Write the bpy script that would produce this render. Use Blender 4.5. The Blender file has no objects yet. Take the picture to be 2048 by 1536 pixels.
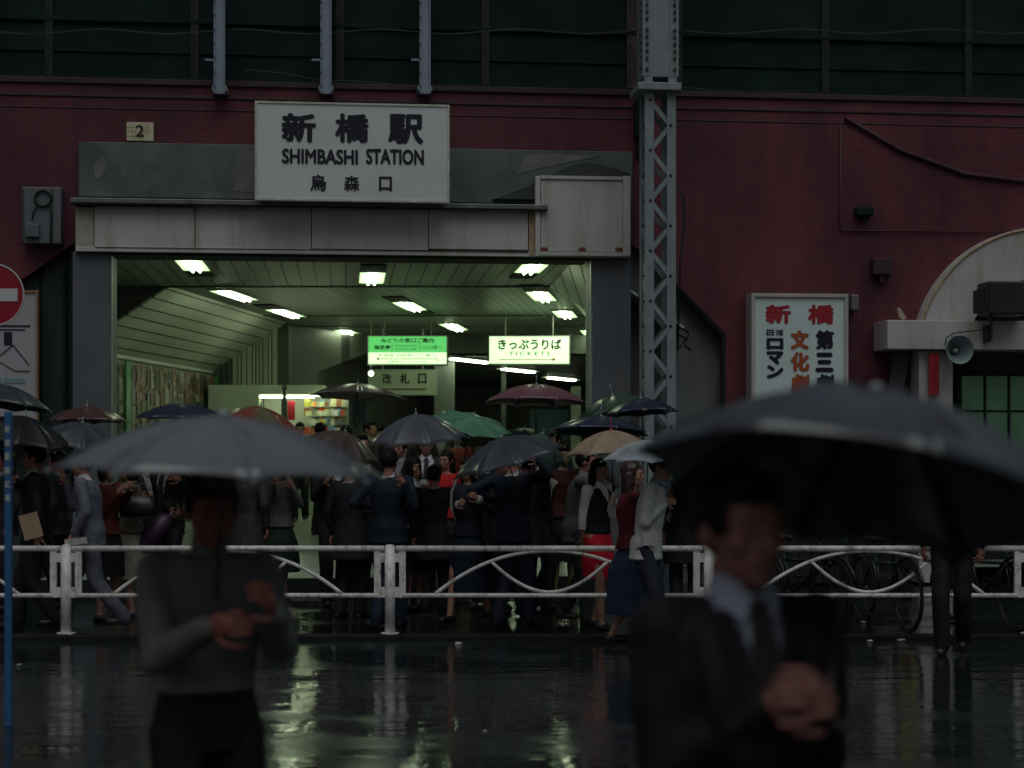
import bpy, bmesh, math, random
from mathutils import Vector, Matrix, noise, geometry
random.seed(7)
R = math.radians
S = bpy.context.scene
COL = S.collection

# ------------------------------------------------------------------ camera, sky, sun, exposure
F = 3300.0           # focal length in pixels of the 2048 px wide photograph
HZ = 905.0           # horizon row
EYE = 1.7            # camera height
cam_d = bpy.data.cameras.new('camera')
cam = bpy.data.objects.new('camera', cam_d); COL.objects.link(cam)
cam.location = (0, 0, EYE); cam.rotation_euler = (R(90), 0, 0)
cam_d.sensor_width = 36.0; cam_d.lens = F / 2048 * 36
cam_d.shift_y = (HZ - 768) / 2048
cam_d.clip_start = 0.1; cam_d.clip_end = 2000
cam_d.dof.use_dof = True; cam_d.dof.focus_distance = 18.0; cam_d.dof.aperture_fstop = 1.9
S.camera = cam

w = bpy.data.worlds.new('World'); S.world = w; w.use_nodes = True
nt = w.node_tree; bg = nt.nodes['Background']
sky = nt.nodes.new('ShaderNodeTexSky'); sky.sky_type = 'NISHITA'; sky.sun_disc = False
sky.sun_elevation = R(62); sky.sun_rotation = R(200); sky.air_density = 1.5; sky.dust_density = 4.0
hs = nt.nodes.new('ShaderNodeHueSaturation'); hs.inputs['Saturation'].default_value = 0.55
nt.links.new(sky.outputs[0], hs.inputs['Color']); nt.links.new(hs.outputs[0], bg.inputs[0])
bg.inputs[1].default_value = 0.05
sun_d = bpy.data.lights.new('sun', 'SUN'); sun = bpy.data.objects.new('sun', sun_d); COL.objects.link(sun)
sun_d.energy = 1.3; sun_d.angle = R(50); sun_d.color = (0.90, 1.0, 0.97)
sun.rotation_euler = (R(28), 0, R(20)); sun.location = (0, 0, 30)
S.view_settings.view_transform = 'Standard'; S.view_settings.look = 'None'
S.view_settings.exposure = -1.12; S.view_settings.gamma = 1.0
S.cycles.max_bounces = 6; S.cycles.diffuse_bounces = 3; S.cycles.glossy_bounces = 3
S.cycles.sample_clamp_indirect = 4.0; S.cycles.use_denoising = True
S.cycles.use_adaptive_sampling = False

# ------------------------------------------------------------------ materials
def L(c):            # 0-255 sRGB-ish swatches are not used; plain linear tuples
    return (c[0], c[1], c[2], 1.0)

def mat(name, col, rough=0.6, metal=0.0, var=0.25, vscale=3.0, bump=0.0, bscale=40.0, spec=0.5,
        coat=0.0, emit=None, estr=0.0, stain=None, sscale=(1, 1, 1), samt=0.5, trans=0.0, stretch=None):
    m = bpy.data.materials.new(name); m.use_nodes = True
    n = m.node_tree.nodes; l = m.node_tree.links
    b = n['Principled BSDF']
    b.inputs['Base Color'].default_value = L(col)
    b.inputs['Roughness'].default_value = rough
    b.inputs['Metallic'].default_value = metal
    b.inputs['Specular IOR Level'].default_value = spec
    b.inputs['Coat Weight'].default_value = coat
    b.inputs['Coat Roughness'].default_value = 0.15
    tc = n.new('ShaderNodeTexCoord')
    src = tc.outputs['Object']
    if stretch:
        mp = n.new('ShaderNodeMapping'); mp.inputs['Scale'].default_value = stretch
        l.new(src, mp.inputs['Vector']); src = mp.outputs[0]
    out = None
    if var:
        t = n.new('ShaderNodeTexNoise'); t.inputs['Scale'].default_value = vscale; t.inputs['Detail'].default_value = 6
        l.new(src, t.inputs['Vector'])
        r = n.new('ShaderNodeMapRange'); r.inputs['From Min'].default_value = .3; r.inputs['From Max'].default_value = .7
        r.inputs['To Min'].default_value = 1 - var; r.inputs['To Max'].default_value = 1 + var
        l.new(t.outputs['Fac'], r.inputs['Value'])
        mx = n.new('ShaderNodeMix'); mx.data_type = 'RGBA'; mx.blend_type = 'MULTIPLY'; mx.inputs[0].default_value = 1
        mx.inputs[6].default_value = L(col)
        cc = n.new('ShaderNodeCombineColor')
        for i in range(3): l.new(r.outputs[0], cc.inputs[i])
        l.new(cc.outputs[0], mx.inputs[7]); out = mx.outputs[2]
    if stain:
        mp = n.new('ShaderNodeMapping'); mp.inputs['Scale'].default_value = sscale
        l.new(tc.outputs['Object'], mp.inputs['Vector'])
        t = n.new('ShaderNodeTexNoise'); t.inputs['Scale'].default_value = 1.0; t.inputs['Detail'].default_value = 7
        t.inputs['Roughness'].default_value = .65
        l.new(mp.outputs[0], t.inputs['Vector'])
        r = n.new('ShaderNodeMapRange'); r.inputs['From Min'].default_value = .5; r.inputs['From Max'].default_value = .72
        r.inputs['To Max'].default_value = samt
        l.new(t.outputs['Fac'], r.inputs['Value'])
        mx = n.new('ShaderNodeMix'); mx.data_type = 'RGBA'; l.new(r.outputs[0], mx.inputs[0])
        if out: l.new(out, mx.inputs[6])
        else: mx.inputs[6].default_value = L(col)
        mx.inputs[7].default_value = L(stain); out = mx.outputs[2]
    if out: l.new(out, b.inputs['Base Color'])
    if bump:
        t = n.new('ShaderNodeTexNoise'); t.inputs['Scale'].default_value = bscale; t.inputs['Detail'].default_value = 5
        l.new(src, t.inputs['Vector'])
        bp = n.new('ShaderNodeBump'); bp.inputs['Strength'].default_value = bump; bp.inputs['Distance'].default_value = .01
        l.new(t.outputs['Fac'], bp.inputs['Height']); l.new(bp.outputs[0], b.inputs['Normal'])
    if emit:
        b.inputs['Emission Color'].default_value = L(emit); b.inputs['Emission Strength'].default_value = estr
    if trans:
        tr = n.new('ShaderNodeBsdfTranslucent'); ms = n.new('ShaderNodeMixShader'); ms.inputs[0].default_value = trans
        if out: l.new(out, tr.inputs['Color'])
        else: tr.inputs['Color'].default_value = L(col)
        l.new(b.outputs[0], ms.inputs[1]); l.new(tr.outputs[0], ms.inputs[2])
        l.new(ms.outputs[0], n['Material Output'].inputs['Surface'])
    return m

def planks(name, col, ang, pitch, groove=(0.02, 0.022, 0.02), rough=.45):
    """painted boards: grooves run along the direction ang (from +Y, clockwise)"""
    m = mat(name, col, rough, var=.12, vscale=.8)
    n = m.node_tree.nodes; l = m.node_tree.links; b = n['Principled BSDF']
    tc = n.new('ShaderNodeTexCoord'); sx = n.new('ShaderNodeSeparateXYZ'); l.new(tc.outputs['Object'], sx.inputs[0])
    a = n.new('ShaderNodeMath'); a.operation = 'MULTIPLY'; a.inputs[1].default_value = math.cos(ang) / pitch
    c = n.new('ShaderNodeMath'); c.operation = 'MULTIPLY'; c.inputs[1].default_value = -math.sin(ang) / pitch
    l.new(sx.outputs[0], a.inputs[0]); l.new(sx.outputs[1], c.inputs[0])
    s = n.new('ShaderNodeMath'); s.operation = 'ADD'; l.new(a.outputs[0], s.inputs[0]); l.new(c.outputs[0], s.inputs[1])
    f = n.new('ShaderNodeMath'); f.operation = 'FRACT'; l.new(s.outputs[0], f.inputs[0])
    g = n.new('ShaderNodeMath'); g.operation = 'LESS_THAN'; g.inputs[1].default_value = .12; l.new(f.outputs[0], g.inputs[0])
    fl = n.new('ShaderNodeMath'); fl.operation = 'FLOOR'; l.new(s.outputs[0], fl.inputs[0])
    wn = n.new('ShaderNodeTexWhiteNoise'); wn.noise_dimensions = '1D'; l.new(fl.outputs[0], wn.inputs['W'])
    mr = n.new('ShaderNodeMapRange'); mr.inputs['To Min'].default_value = .82; mr.inputs['To Max'].default_value = 1.1
    l.new(wn.outputs['Value'], mr.inputs['Value'])
    old = b.inputs['Base Color'].links[0].from_socket
    vm = n.new('ShaderNodeVectorMath'); vm.operation = 'SCALE'; l.new(old, vm.inputs[0]); l.new(mr.outputs[0], vm.inputs['Scale'])
    mx = n.new('ShaderNodeMix'); mx.data_type = 'RGBA'; l.new(g.outputs[0], mx.inputs[0]); l.new(vm.outputs[0], mx.inputs[6])
    mx.inputs[7].default_value = L(groove); l.new(mx.outputs[2], b.inputs['Base Color'])
    bp = n.new('ShaderNodeBump'); bp.inputs['Distance'].default_value = .01; bp.invert = True; bp.inputs['Strength'].default_value = .6
    l.new(g.outputs[0], bp.inputs['Height']); l.new(bp.outputs[0], b.inputs['Normal'])
    return m

def brick_mat(name, c1, c2, mortar):
    m = mat(name, c1, .55, var=0, spec=.35)
    n = m.node_tree.nodes; l = m.node_tree.links; b = n['Principled BSDF']
    tc = n.new('ShaderNodeTexCoord'); sx = n.new('ShaderNodeSeparateXYZ'); l.new(tc.outputs['Object'], sx.inputs[0])
    cb = n.new('ShaderNodeCombineXYZ'); l.new(sx.outputs[0], cb.inputs[0]); l.new(sx.outputs[2], cb.inputs[1])
    br = n.new('ShaderNodeTexBrick'); br.inputs['Scale'].default_value = 1; br.inputs['Brick Width'].default_value = .235
    br.inputs['Row Height'].default_value = .078; br.inputs['Mortar Size'].default_value = .007; br.inputs['Mortar Smooth'].default_value = .3
    br.inputs['Color1'].default_value = L(c1); br.inputs['Color2'].default_value = L(c2); br.inputs['Mortar'].default_value = L(mortar)
    br.inputs['Bias'].default_value = -.2
    nz = n.new('ShaderNodeTexNoise'); nz.inputs['Scale'].default_value = 1.1; nz.inputs['Detail'].default_value = 8
    l.new(tc.outputs['Object'], nz.inputs['Vector'])
    # the courses are only crisp where the paint has worn
    ws = n.new('ShaderNodeMapRange'); ws.inputs['From Min'].default_value = .46; ws.inputs['From Max'].default_value = .80
    l.new(nz.outputs['Fac'], ws.inputs['Value'])
    l.new(cb.outputs[0], br.inputs['Vector'])
    mx = n.new('ShaderNodeMix'); mx.data_type = 'RGBA'; l.new(ws.outputs[0], mx.inputs[0])
    mx.inputs[6].default_value = L(tuple((a + c) / 2 for a, c in zip(c1, c2))); l.new(br.outputs['Color'], mx.inputs[7])
    n2 = n.new('ShaderNodeTexNoise'); n2.inputs['Scale'].default_value = .55; n2.inputs['Detail'].default_value = 9; n2.inputs['Roughness'].default_value = .7
    mp = n.new('ShaderNodeMapping'); mp.inputs['Scale'].default_value = (1.6, 1, .6); l.new(tc.outputs['Object'], mp.inputs[0]); l.new(mp.outputs[0], n2.inputs['Vector'])
    r2 = n.new('ShaderNodeMapRange'); r2.inputs['From Min'].default_value = .35; r2.inputs['From Max'].default_value = .65
    r2.inputs['To Min'].default_value = .42; r2.inputs['To Max'].default_value = 1.25; l.new(n2.outputs['Fac'], r2.inputs['Value'])
    vm = n.new('ShaderNodeVectorMath'); vm.operation = 'SCALE'; l.new(mx.outputs[2], vm.inputs[0]); l.new(r2.outputs[0], vm.inputs['Scale'])
    l.new(vm.outputs[0], b.inputs['Base Color'])
    bp = n.new('ShaderNodeBump'); bp.inputs['Distance'].default_value = .008; bp.inputs['Strength'].default_value = .28; bp.invert = True
    l.new(br.outputs['Fac'], bp.inputs['Height']); l.new(bp.outputs[0], b.inputs['Normal'])
    return m

# ------------------------------------------------------------------ mesh builder
class MB:
    def __init__(s): s.v = []; s.f = []; s.mi = []; s.cur = 0
    def add(s, vs, fs):
        o = len(s.v); s.v.extend(Vector(p) for p in vs)
        for f in fs: s.f.append(tuple(i + o for i in f)); s.mi.append(s.cur)
        return s
    def box(s, x0, x1, y0, y1, z0, z1):
        return s.add([(x0, y0, z0), (x1, y0, z0), (x1, y1, z0), (x0, y1, z0), (x0, y0, z1), (x1, y0, z1), (x1, y1, z1), (x0, y1, z1)],
                     [(0, 3, 2, 1), (4, 5, 6, 7), (0, 1, 5, 4), (1, 2, 6, 5), (2, 3, 7, 6), (3, 0, 4, 7)])
    def obox(s, c, ax, hx, hy, hz):
        c = Vector(c); X, Y, Z = ax
        vs = [c + X * a * hx + Y * b * hy + Z * d * hz for d in (-1, 1) for a, b in ((-1, -1), (1, -1), (1, 1), (-1, 1))]
        return s.add(vs, [(0, 3, 2, 1), (4, 5, 6, 7), (0, 1, 5, 4), (1, 2, 6, 5), (2, 3, 7, 6), (3, 0, 4, 7)])
    def cyl(s, p0, p1, r0, r1=None, n=12, cap=True):
        p0 = Vector(p0); p1 = Vector(p1); r1 = r0 if r1 is None else r1
        d = (p1 - p0); d = d.normalized() if d.length > 1e-9 else Vector((0, 0, 1))
        a = d.orthogonal().normalized(); b = d.cross(a)
        vs = []
        for p, r in ((p0, r0), (p1, r1)):
            for i in range(n):
                t = 2 * math.pi * i / n; vs.append(p + a * math.cos(t) * r + b * math.sin(t) * r)
        fs = [(i, (i + 1) % n, (i + 1) % n + n, i + n) for i in range(n)]
        if cap: fs += [tuple(range(n - 1, -1, -1)), tuple(range(n, 2 * n))]
        return s.add(vs, fs)
    def tube(s, pts, r, n=8, closed=False):
        pts = [Vector(p) for p in pts]; m = len(pts); vs = []
        d0 = (pts[1] - pts[0]).normalized(); a = d0.orthogonal().normalized()
        for i, p in enumerate(pts):
            q0 = pts[i - 1] if (i > 0 or closed) else p; q1 = pts[(i + 1) % m] if (i < m - 1 or closed) else p
            d = (q1 - q0).normalized(); a = (a - d * a.dot(d)).normalized(); b = d.cross(a)
            rr = r[i] if isinstance(r, (list, tuple)) else r
            vs += [p + a * math.cos(2 * math.pi * k / n) * rr + b * math.sin(2 * math.pi * k / n) * rr for k in range(n)]
        fs = []
        for i in range(m if closed else m - 1):
            j = (i + 1) % m
            fs += [(i * n + k, i * n + (k + 1) % n, j * n + (k + 1) % n, j * n + k) for k in range(n)]
        if not closed: fs += [tuple(range(n - 1, -1, -1)), tuple(range((m - 1) * n, m * n))]
        return s.add(vs, fs)
    def ell(s, c, rx, ry, rz, nu=14, nv=9, rot=None):
        c = Vector(c); vs = [Vector((0, 0, rz))]
        for j in range(1, nv):
            ph = math.pi * j / nv
            for i in range(nu):
                t = 2 * math.pi * i / nu
                vs.append(Vector((rx * math.sin(ph) * math.cos(t), ry * math.sin(ph) * math.sin(t), rz * math.cos(ph))))
        vs.append(Vector((0, 0, -rz)))
        if rot: vs = [rot @ p for p in vs]
        fs = [(0, 1 + i, 1 + (i + 1) % nu) for i in range(nu)]
        for j in range(nv - 2):
            o = 1 + j * nu; fs += [(o + i, o + nu + i, o + nu + (i + 1) % nu, o + (i + 1) % nu) for i in range(nu)]
        o = 1 + (nv - 2) * nu; e = len(vs) - 1
        fs += [(o + i, e, o + (i + 1) % nu) for i in range(nu)]
        return s.add([p + c for p in vs], fs)
    def cap(s, p0, r0, p1, r1, n=12):
        s.cyl(p0, p1, r0, r1, n)
        s.ell(p0, r0, r0, r0, 10, 6); s.ell(p1, r1, r1, r1, 10, 6); return s
    def loft(s, rings, n=20):
        """rings: (cx, cy, cz, rx, ry); closed ends"""
        vs = []
        for (cx, cy, cz, rx, ry) in rings:
            for i in range(n):
                t = 2 * math.pi * i / n; vs.append((cx + rx * math.cos(t), cy + ry * math.sin(t), cz))
        fs = []
        for j in range(len(rings) - 1):
            fs += [(j * n + i, j * n + (i + 1) % n, (j + 1) * n + (i + 1) % n, (j + 1) * n + i) for i in range(n)]
        fs += [tuple(range(n - 1, -1, -1)), tuple(range((len(rings) - 1) * n, len(rings) * n))]
        return s.add(vs, fs)
    def lathe(s, prof, c=(0, 0, 0), ax='z', n=24):
        c = Vector(c); vs = []
        for (r, h) in prof:
            for i in range(n):
                t = 2 * math.pi * i / n; a, b = r * math.cos(t), r * math.sin(t)
                vs.append(c + (Vector((a, b, h)) if ax == 'z' else Vector((a, h, b)) if ax == 'y' else Vector((h, a, b))))
        fs = []
        for j in range(len(prof) - 1):
            fs += [(j * n + i, j * n + (i + 1) % n, (j + 1) * n + (i + 1) % n, (j + 1) * n + i) for i in range(n)]
        return s.add(vs, fs)
    def prism(s, poly, y0, y1, holes=()):
        """poly of (x, z) extruded along y, with holes"""
        loops = [list(poly)] + [list(h) for h in holes]
        flat = [p for lp in loops for p in lp]
        tris = geometry.tessellate_polygon([[Vector((p[0], p[1], 0)) for p in lp] for lp in loops])
        N = len(flat); vs = [(p[0], y0, p[1]) for p in flat] + [(p[0], y1, p[1]) for p in flat]
        fs = [tuple(t) for t in tris] + [tuple(i + N for i in reversed(t)) for t in tris]
        o = 0
        for lp in loops:
            m = len(lp)
            fs += [(o + i, o + (i + 1) % m, o + (i + 1) % m + N, o + i + N) for i in range(m)]; o += m
        return s.add(vs, fs)
    def quad(s, a, b, c, d, th=None):
        a, b, c, d = map(Vector, (a, b, c, d))
        if not th: return s.add([a, b, c, d], [(0, 1, 2, 3)])
        nn = (b - a).cross(d - a).normalized() * th
        return s.add([a, b, c, d, a + nn, b + nn, c + nn, d + nn], [(3, 2, 1, 0), (4, 5, 6, 7), (0, 1, 5, 4), (1, 2, 6, 5), (2, 3, 7, 6), (3, 0, 4, 7)])
    def xf(s, M):
        s.v = [M @ p for p in s.v]; return s
    def mesh(s, name, mats, off=None, smooth=False, recalc=True):
        me = bpy.data.meshes.new(name)
        o = Vector(off) if off else Vector((0, 0, 0))
        me.from_pydata([tuple(p - o) for p in s.v], [], s.f)
        for m in (mats if isinstance(mats, (list, tuple)) else [mats]): me.materials.append(m)
        if any(s.mi): me.polygons.foreach_set('material_index', s.mi)
        if recalc:
            bm = bmesh.new(); bm.from_mesh(me); bmesh.ops.recalc_face_normals(bm, faces=bm.faces); bm.to_mesh(me); bm.free()
        if smooth: me.polygons.foreach_set('use_smooth', [True] * len(me.polygons))
        me.update(); return me

def link(name, me, parent=None):
    o = bpy.data.objects.new(name, me); COL.objects.link(o)
    if parent: o.parent = parent
    return o

# building frame: origin on the front of the entrance at photo column 700, u to the right, d into the building
TH = math.atan((1024 - 690) / F)
CT, ST = math.cos(TH), math.sin(TH)
OY = 20.0; OX = (700 - 1024) / F * OY
MBF = Matrix.Translation((OX, OY, 0)) @ Matrix.Rotation(TH, 4, 'Z')
def b(px, py, d=0.0):
    k = (px - 1024) / F
    Y = (d - OX * ST + OY * CT) / (CT - k * ST)
    X = k * Y; u = (X - OX) * CT + (Y - OY) * ST
    return u, EYE - (py - HZ) * Y / F
def bu(px, d=0.0): return b(px, HZ, d)[0]
def bz(px, py, d=0.0): return b(px, py, d)[1]
def W(px, py, Y): return Vector(((px - 1024) * Y / F, Y, EYE - (py - HZ) * Y / F))

def thing(name, label, cat, base=(0, 0, 0), frame='W', group=None, kind=None):
    o = bpy.data.objects.new(name, None); COL.objects.link(o)
    o.empty_display_size = .2
    o['base'] = tuple(base)
    o.matrix_world = (MBF if frame == 'B' else Matrix()) @ Matrix.Translation(base)
    if label: o['label'] = label
    if cat: o['category'] = cat
    if group: o['group'] = group
    if kind: o['kind'] = kind
    return o
def part(name, mb, m, root, parent=None, smooth=False, bevel=0, label=None, base=None):
    bs = base if base is not None else root['base']
    o = link(name, mb.mesh(name, m, bs, smooth), parent or root)
    if bevel:
        q = o.modifiers.new('bevel', 'BEVEL'); q.width = bevel; q.segments = 2; q.limit_method = 'ANGLE'
    if label: o['label'] = label
    return o
def solo(name, mb, m, label=None, cat=None, frame='W', base=(0, 0, 0), group=None, kind=None, smooth=False, bevel=0):
    o = link(name, mb.mesh(name, m, base, smooth))
    o.matrix_world = (MBF if frame == 'B' else Matrix()) @ Matrix.Translation(base)
    for k, v in (('label', label), ('category', cat), ('group', group), ('kind', kind)):
        if v: o[k] = v
    if bevel:
        q = o.modifiers.new('bevel', 'BEVEL'); q.width = bevel; q.segments = 2; q.limit_method = 'ANGLE'
    return o

_tcache = {}
def text_mb(s, x0, x1, z0, z1, y, bold=0.0, th=.003):
    """lettering that fills the rectangle x0..x1, z0..z1 facing -y"""
    key = s
    if key not in _tcache:
        cu = bpy.data.curves.new('t', 'FONT'); cu.body = s; cu.size = 1; cu.resolution_u = 3
        o = bpy.data.objects.new('t', cu); COL.objects.link(o)
        dg = bpy.context.evaluated_depsgraph_get(); me = bpy.data.meshes.new_from_object(o.evaluated_get(dg))
        vs = [tuple(v.co) for v in me.vertices]; fs = [tuple(p.vertices) for p in me.polygons]
        bpy.data.objects.remove(o); bpy.data.curves.remove(cu); bpy.data.meshes.remove(me)
        _tcache[key] = (vs, fs)
    vs, fs = _tcache[key]; mb = MB()
    if not vs: return mb
    ax, bx = min(v[0] for v in vs), max(v[0] for v in vs); ay, by = min(v[1] for v in vs), max(v[1] for v in vs)
    n_ = max(1, len(s)); cw = min((x1 - x0) / (n_ * .8), (z1 - z0)); e = bold * cw; k = 0
    for dx, dz in ([(0, 0)] if not bold else [(math.cos(i * math.pi / 4), math.sin(i * math.pi / 4)) for i in range(8)]):
        sx, sz = (x1 - x0 - 2 * e) / max(bx - ax, 1e-6), (z1 - z0 - 2 * e) / max(by - ay, 1e-6)
        mb.add([(x0 + e + dx * e + (v[0] - ax) * sx, y - k * .0004, z0 + e + dz * e + (v[1] - ay) * sz) for v in vs], fs); k += 1
    return mb
def merge(*ms):
    r = MB()
    for m in ms:
        r.add(m.v, m.f)
    return r
# ------------------------------------------------------------------ colours
M = {}
M['brick'] = brick_mat('red_painted_brick', (.165, .039, .055), (.130, .032, .046), (.050, .020, .028))
M['brickdark'] = mat('dark_red_paint', (.045, .019, .024), .6, var=.35, vscale=2)
M['white'] = mat('white_painted_panel', (.56, .56, .54), .5, var=.10, vscale=1.2, stain=(.30, .24, .17), sscale=(3.0, 2, .45), samt=.65)
M['rust'] = mat('rusty_cream_steel', (.42, .32, .20), .7, var=.3, vscale=4, stain=(.22, .09, .04), sscale=(12, 12, 1.5), samt=.8)
M['rustline'] = mat('rust', (.16, .055, .03), .8, var=.4, vscale=9)
M['sign'] = mat('enamel_sign_white', (.70, .745, .74), .35, var=.05, vscale=2, stain=(.5, .44, .30), sscale=(1, 1, 1.5), samt=.3)
M['concrete'] = mat('weathered_concrete', (.105, .125, .12), .75, var=.35, vscale=1.6, stain=(.26, .25, .26), sscale=(1.1, 1, .9), samt=.8, bump=.2, bscale=20)
M['pillar'] = mat('grey_painted_pillar', (.105, .125, .145), .7, var=.12, vscale=1.5, stain=(.17, .15, .16), sscale=(1, 1, .7), samt=.6, bump=.15)
M['ledge'] = mat('zinc_ledge', (.17, .18, .18), .35, .3, var=.35, vscale=5)
M['girder'] = mat('dark_green_steel', (.012, .025, .025), .85, 0, spec=.15, var=.3, vscale=2, stain=(.016, .014, .013), sscale=(2, 2, .6), samt=.5)
M['girderlight'] = mat('grey_steel_rib', (.016, .020, .020), .6, .2, var=.3)
M['postwhite'] = mat('pale_blue_grey_paint', (.29, .34, .42), .5, var=.15, vscale=6)
M['mast'] = mat('grey_mast_paint', (.26, .305, .325), .5, .1, var=.14, vscale=4, stain=(.16, .13, .11), sscale=(8, 8, 2), samt=.4)
M['bolt'] = mat('dark_bolt', (.05, .05, .06), .5, .4, var=0)
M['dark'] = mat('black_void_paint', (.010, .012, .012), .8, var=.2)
M['teal'] = mat('dark_teal_board', (.022, .036, .042), .6, var=.3, vscale=2)
M['infill'] = mat('pale_grey_render', (.17, .175, .185), .8, var=.25, vscale=1.5, stain=(.09, .09, .10), sscale=(3, 3, .8), samt=.6)
M['archwhite'] = mat('cream_render', (.50, .49, .49), .7, var=.10, vscale=2, stain=(.34, .25, .17), sscale=(4, 4, .7), samt=.6)
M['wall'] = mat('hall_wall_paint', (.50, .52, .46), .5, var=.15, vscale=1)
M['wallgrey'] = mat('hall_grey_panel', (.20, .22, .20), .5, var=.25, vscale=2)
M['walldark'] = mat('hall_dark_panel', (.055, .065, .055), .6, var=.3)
PH = math.atan(376 / F)
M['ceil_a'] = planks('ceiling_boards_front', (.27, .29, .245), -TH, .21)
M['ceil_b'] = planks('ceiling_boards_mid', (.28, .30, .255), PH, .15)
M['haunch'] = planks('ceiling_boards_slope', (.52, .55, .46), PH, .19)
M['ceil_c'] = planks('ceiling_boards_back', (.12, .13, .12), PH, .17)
M['tile'] = mat('wet_tile_floor', (.30, .32, .29), .28, var=.25, vscale=2, bump=.15, bscale=9)
M['ink'] = mat('sign_ink_navy', (.008, .007, .022), .45, var=0)
M['inkblack'] = mat('sign_ink_black', (.012, .014, .012), .45, var=0)
M['inkred'] = mat('sign_ink_red', (.40, .018, .035), .45, var=0)
M['inkorange'] = mat('sign_ink_orange', (.42, .085, .03), .45, var=0)
M['bluepaint'] = mat('blue_paint', (.03, .12, .30), .4, var=.15)
M['plainwhite'] = mat('white_ink', (.6, .6, .6), .5, var=.1)
M['fence'] = mat('white_fence_enamel', (.76, .75, .72), .45, var=.12, vscale=9, stain=(.20, .15, .11), sscale=(17, 17, 11), samt=.85)
M['glow'] = mat('fluorescent_tube', (.8, .9, .7), .5, var=0, emit=(.86, 1.0, .68), estr=37)
M['reflector'] = mat('white_reflector', (.85, .9, .8), .3, var=0, emit=(.55, 1.0, .42), estr=2.3)
M['frame'] = mat('lamp_frame', (.35, .38, .33), .4, var=0)

# ------------------------------------------------------------------ road, pavement, station floor
def wet(name, col, r0, r1, bump, stretch, pud=.5):
    m = bpy.data.materials.new(name); m.use_nodes = True
    n = m.node_tree.nodes; l = m.node_tree.links; bs = n['Principled BSDF']
    tc = n.new('ShaderNodeTexCoord')
    def nz(sc, det, st, rough=.55):
        mp = n.new('ShaderNodeMapping'); mp.inputs['Scale'].default_value = st; l.new(tc.outputs['Object'], mp.inputs[0])
        t = n.new('ShaderNodeTexNoise'); t.inputs['Scale'].default_value = sc; t.inputs['Detail'].default_value = det
        t.inputs['Roughness'].default_value = rough; l.new(mp.outputs[0], t.inputs['Vector']); return t.outputs['Fac']
    big = nz(.75, 5, (1, 1.6, 1)); grit = nz(140, 3, (1, 1, 1)); rip = nz(5.0, 4, stretch); spat = nz(18, 3, (.5, 1.4, 1))
    pr = n.new('ShaderNodeMapRange'); pr.inputs['From Min'].default_value = pud - .06; pr.inputs['From Max'].default_value = pud + .09
    l.new(big, pr.inputs['Value'])                                # 1 = standing water
    rr = n.new('ShaderNodeMapRange'); rr.inputs['To Min'].default_value = r1; rr.inputs['To Max'].default_value = r0; l.new(pr.outputs[0], rr.inputs['Value'])
    l.new(rr.outputs[0], bs.inputs['Roughness'])
    mx = n.new('ShaderNodeMix'); mx.data_type = 'RGBA'; mx.inputs[6].default_value = L(col); mx.inputs[7].default_value = L(tuple(c * .6 for c in col))
    l.new(pr.outputs[0], mx.inputs[0])
    gm = n.new('ShaderNodeMapRange'); gm.inputs['From Min'].default_value = .3; gm.inputs['From Max'].default_value = .7
    gm.inputs['To Min'].default_value = .6; gm.inputs['To Max'].default_value = 1.5; l.new(grit, gm.inputs['Value'])
    vm = n.new('ShaderNodeVectorMath'); vm.operation = 'SCALE'; l.new(mx.outputs[2], vm.inputs[0]); l.new(gm.outputs[0], vm.inputs['Scale'])
    l.new(vm.outputs[0], bs.inputs['Base Color']); bs.inputs['Specular IOR Level'].default_value = .40
    b1 = n.new('ShaderNodeBump'); b1.inputs['Distance'].default_value = .02; b1.inputs['Strength'].default_value = bump; l.new(rip, b1.inputs['Height'])
    b2 = n.new('ShaderNodeBump'); b2.inputs['Distance'].default_value = .004; l.new(spat, b2.inputs['Height']); l.new(b1.outputs[0], b2.inputs['Normal'])
    inv = n.new('ShaderNodeMath'); inv.operation = 'SUBTRACT'; inv.inputs[0].default_value = 1; l.new(pr.outputs[0], inv.inputs[1])
    sc = n.new('ShaderNodeMath'); sc.operation = 'MULTIPLY_ADD'; sc.inputs[1].default_value = .42; sc.inputs[2].default_value = .14; l.new(inv.outputs[0], sc.inputs[0])
    l.new(sc.outputs[0], b2.inputs['Strength']); l.new(b2.outputs[0], bs.inputs['Normal'])
    return m
M['road'] = wet('wet_asphalt', (.022, .028, .029), .04, .22, .44, (.30, 1.0, 1), .45)
M['pave'] = wet('wet_paving', (.012, .016, .017), .06, .26, .28, (.7, 1.4, 1), .5)
KY = 14.85; SZ = .05
g = MB().box(-400, 400, -300, KY, -.5, 0); solo('road', g, M['road'], kind='structure')
g = MB().box(-400, 400, KY, 400, -.5, SZ - .004)
solo('pavement', g, M['pave'], kind='structure')
kb = MB()
x = -30.0
while x < 30:
    kb.box(x + .006, x + .994, KY - .012, KY + .16, -.1, SZ + .006); x += 1.0
M['kerb'] = mat('wet_kerb_stone', (.014, .016, .017), .6, spec=.15, var=.35, vscale=4, bump=.3, bscale=30)
solo('kerb', kb, M['kerb'], kind='structure', bevel=.012)
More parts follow.
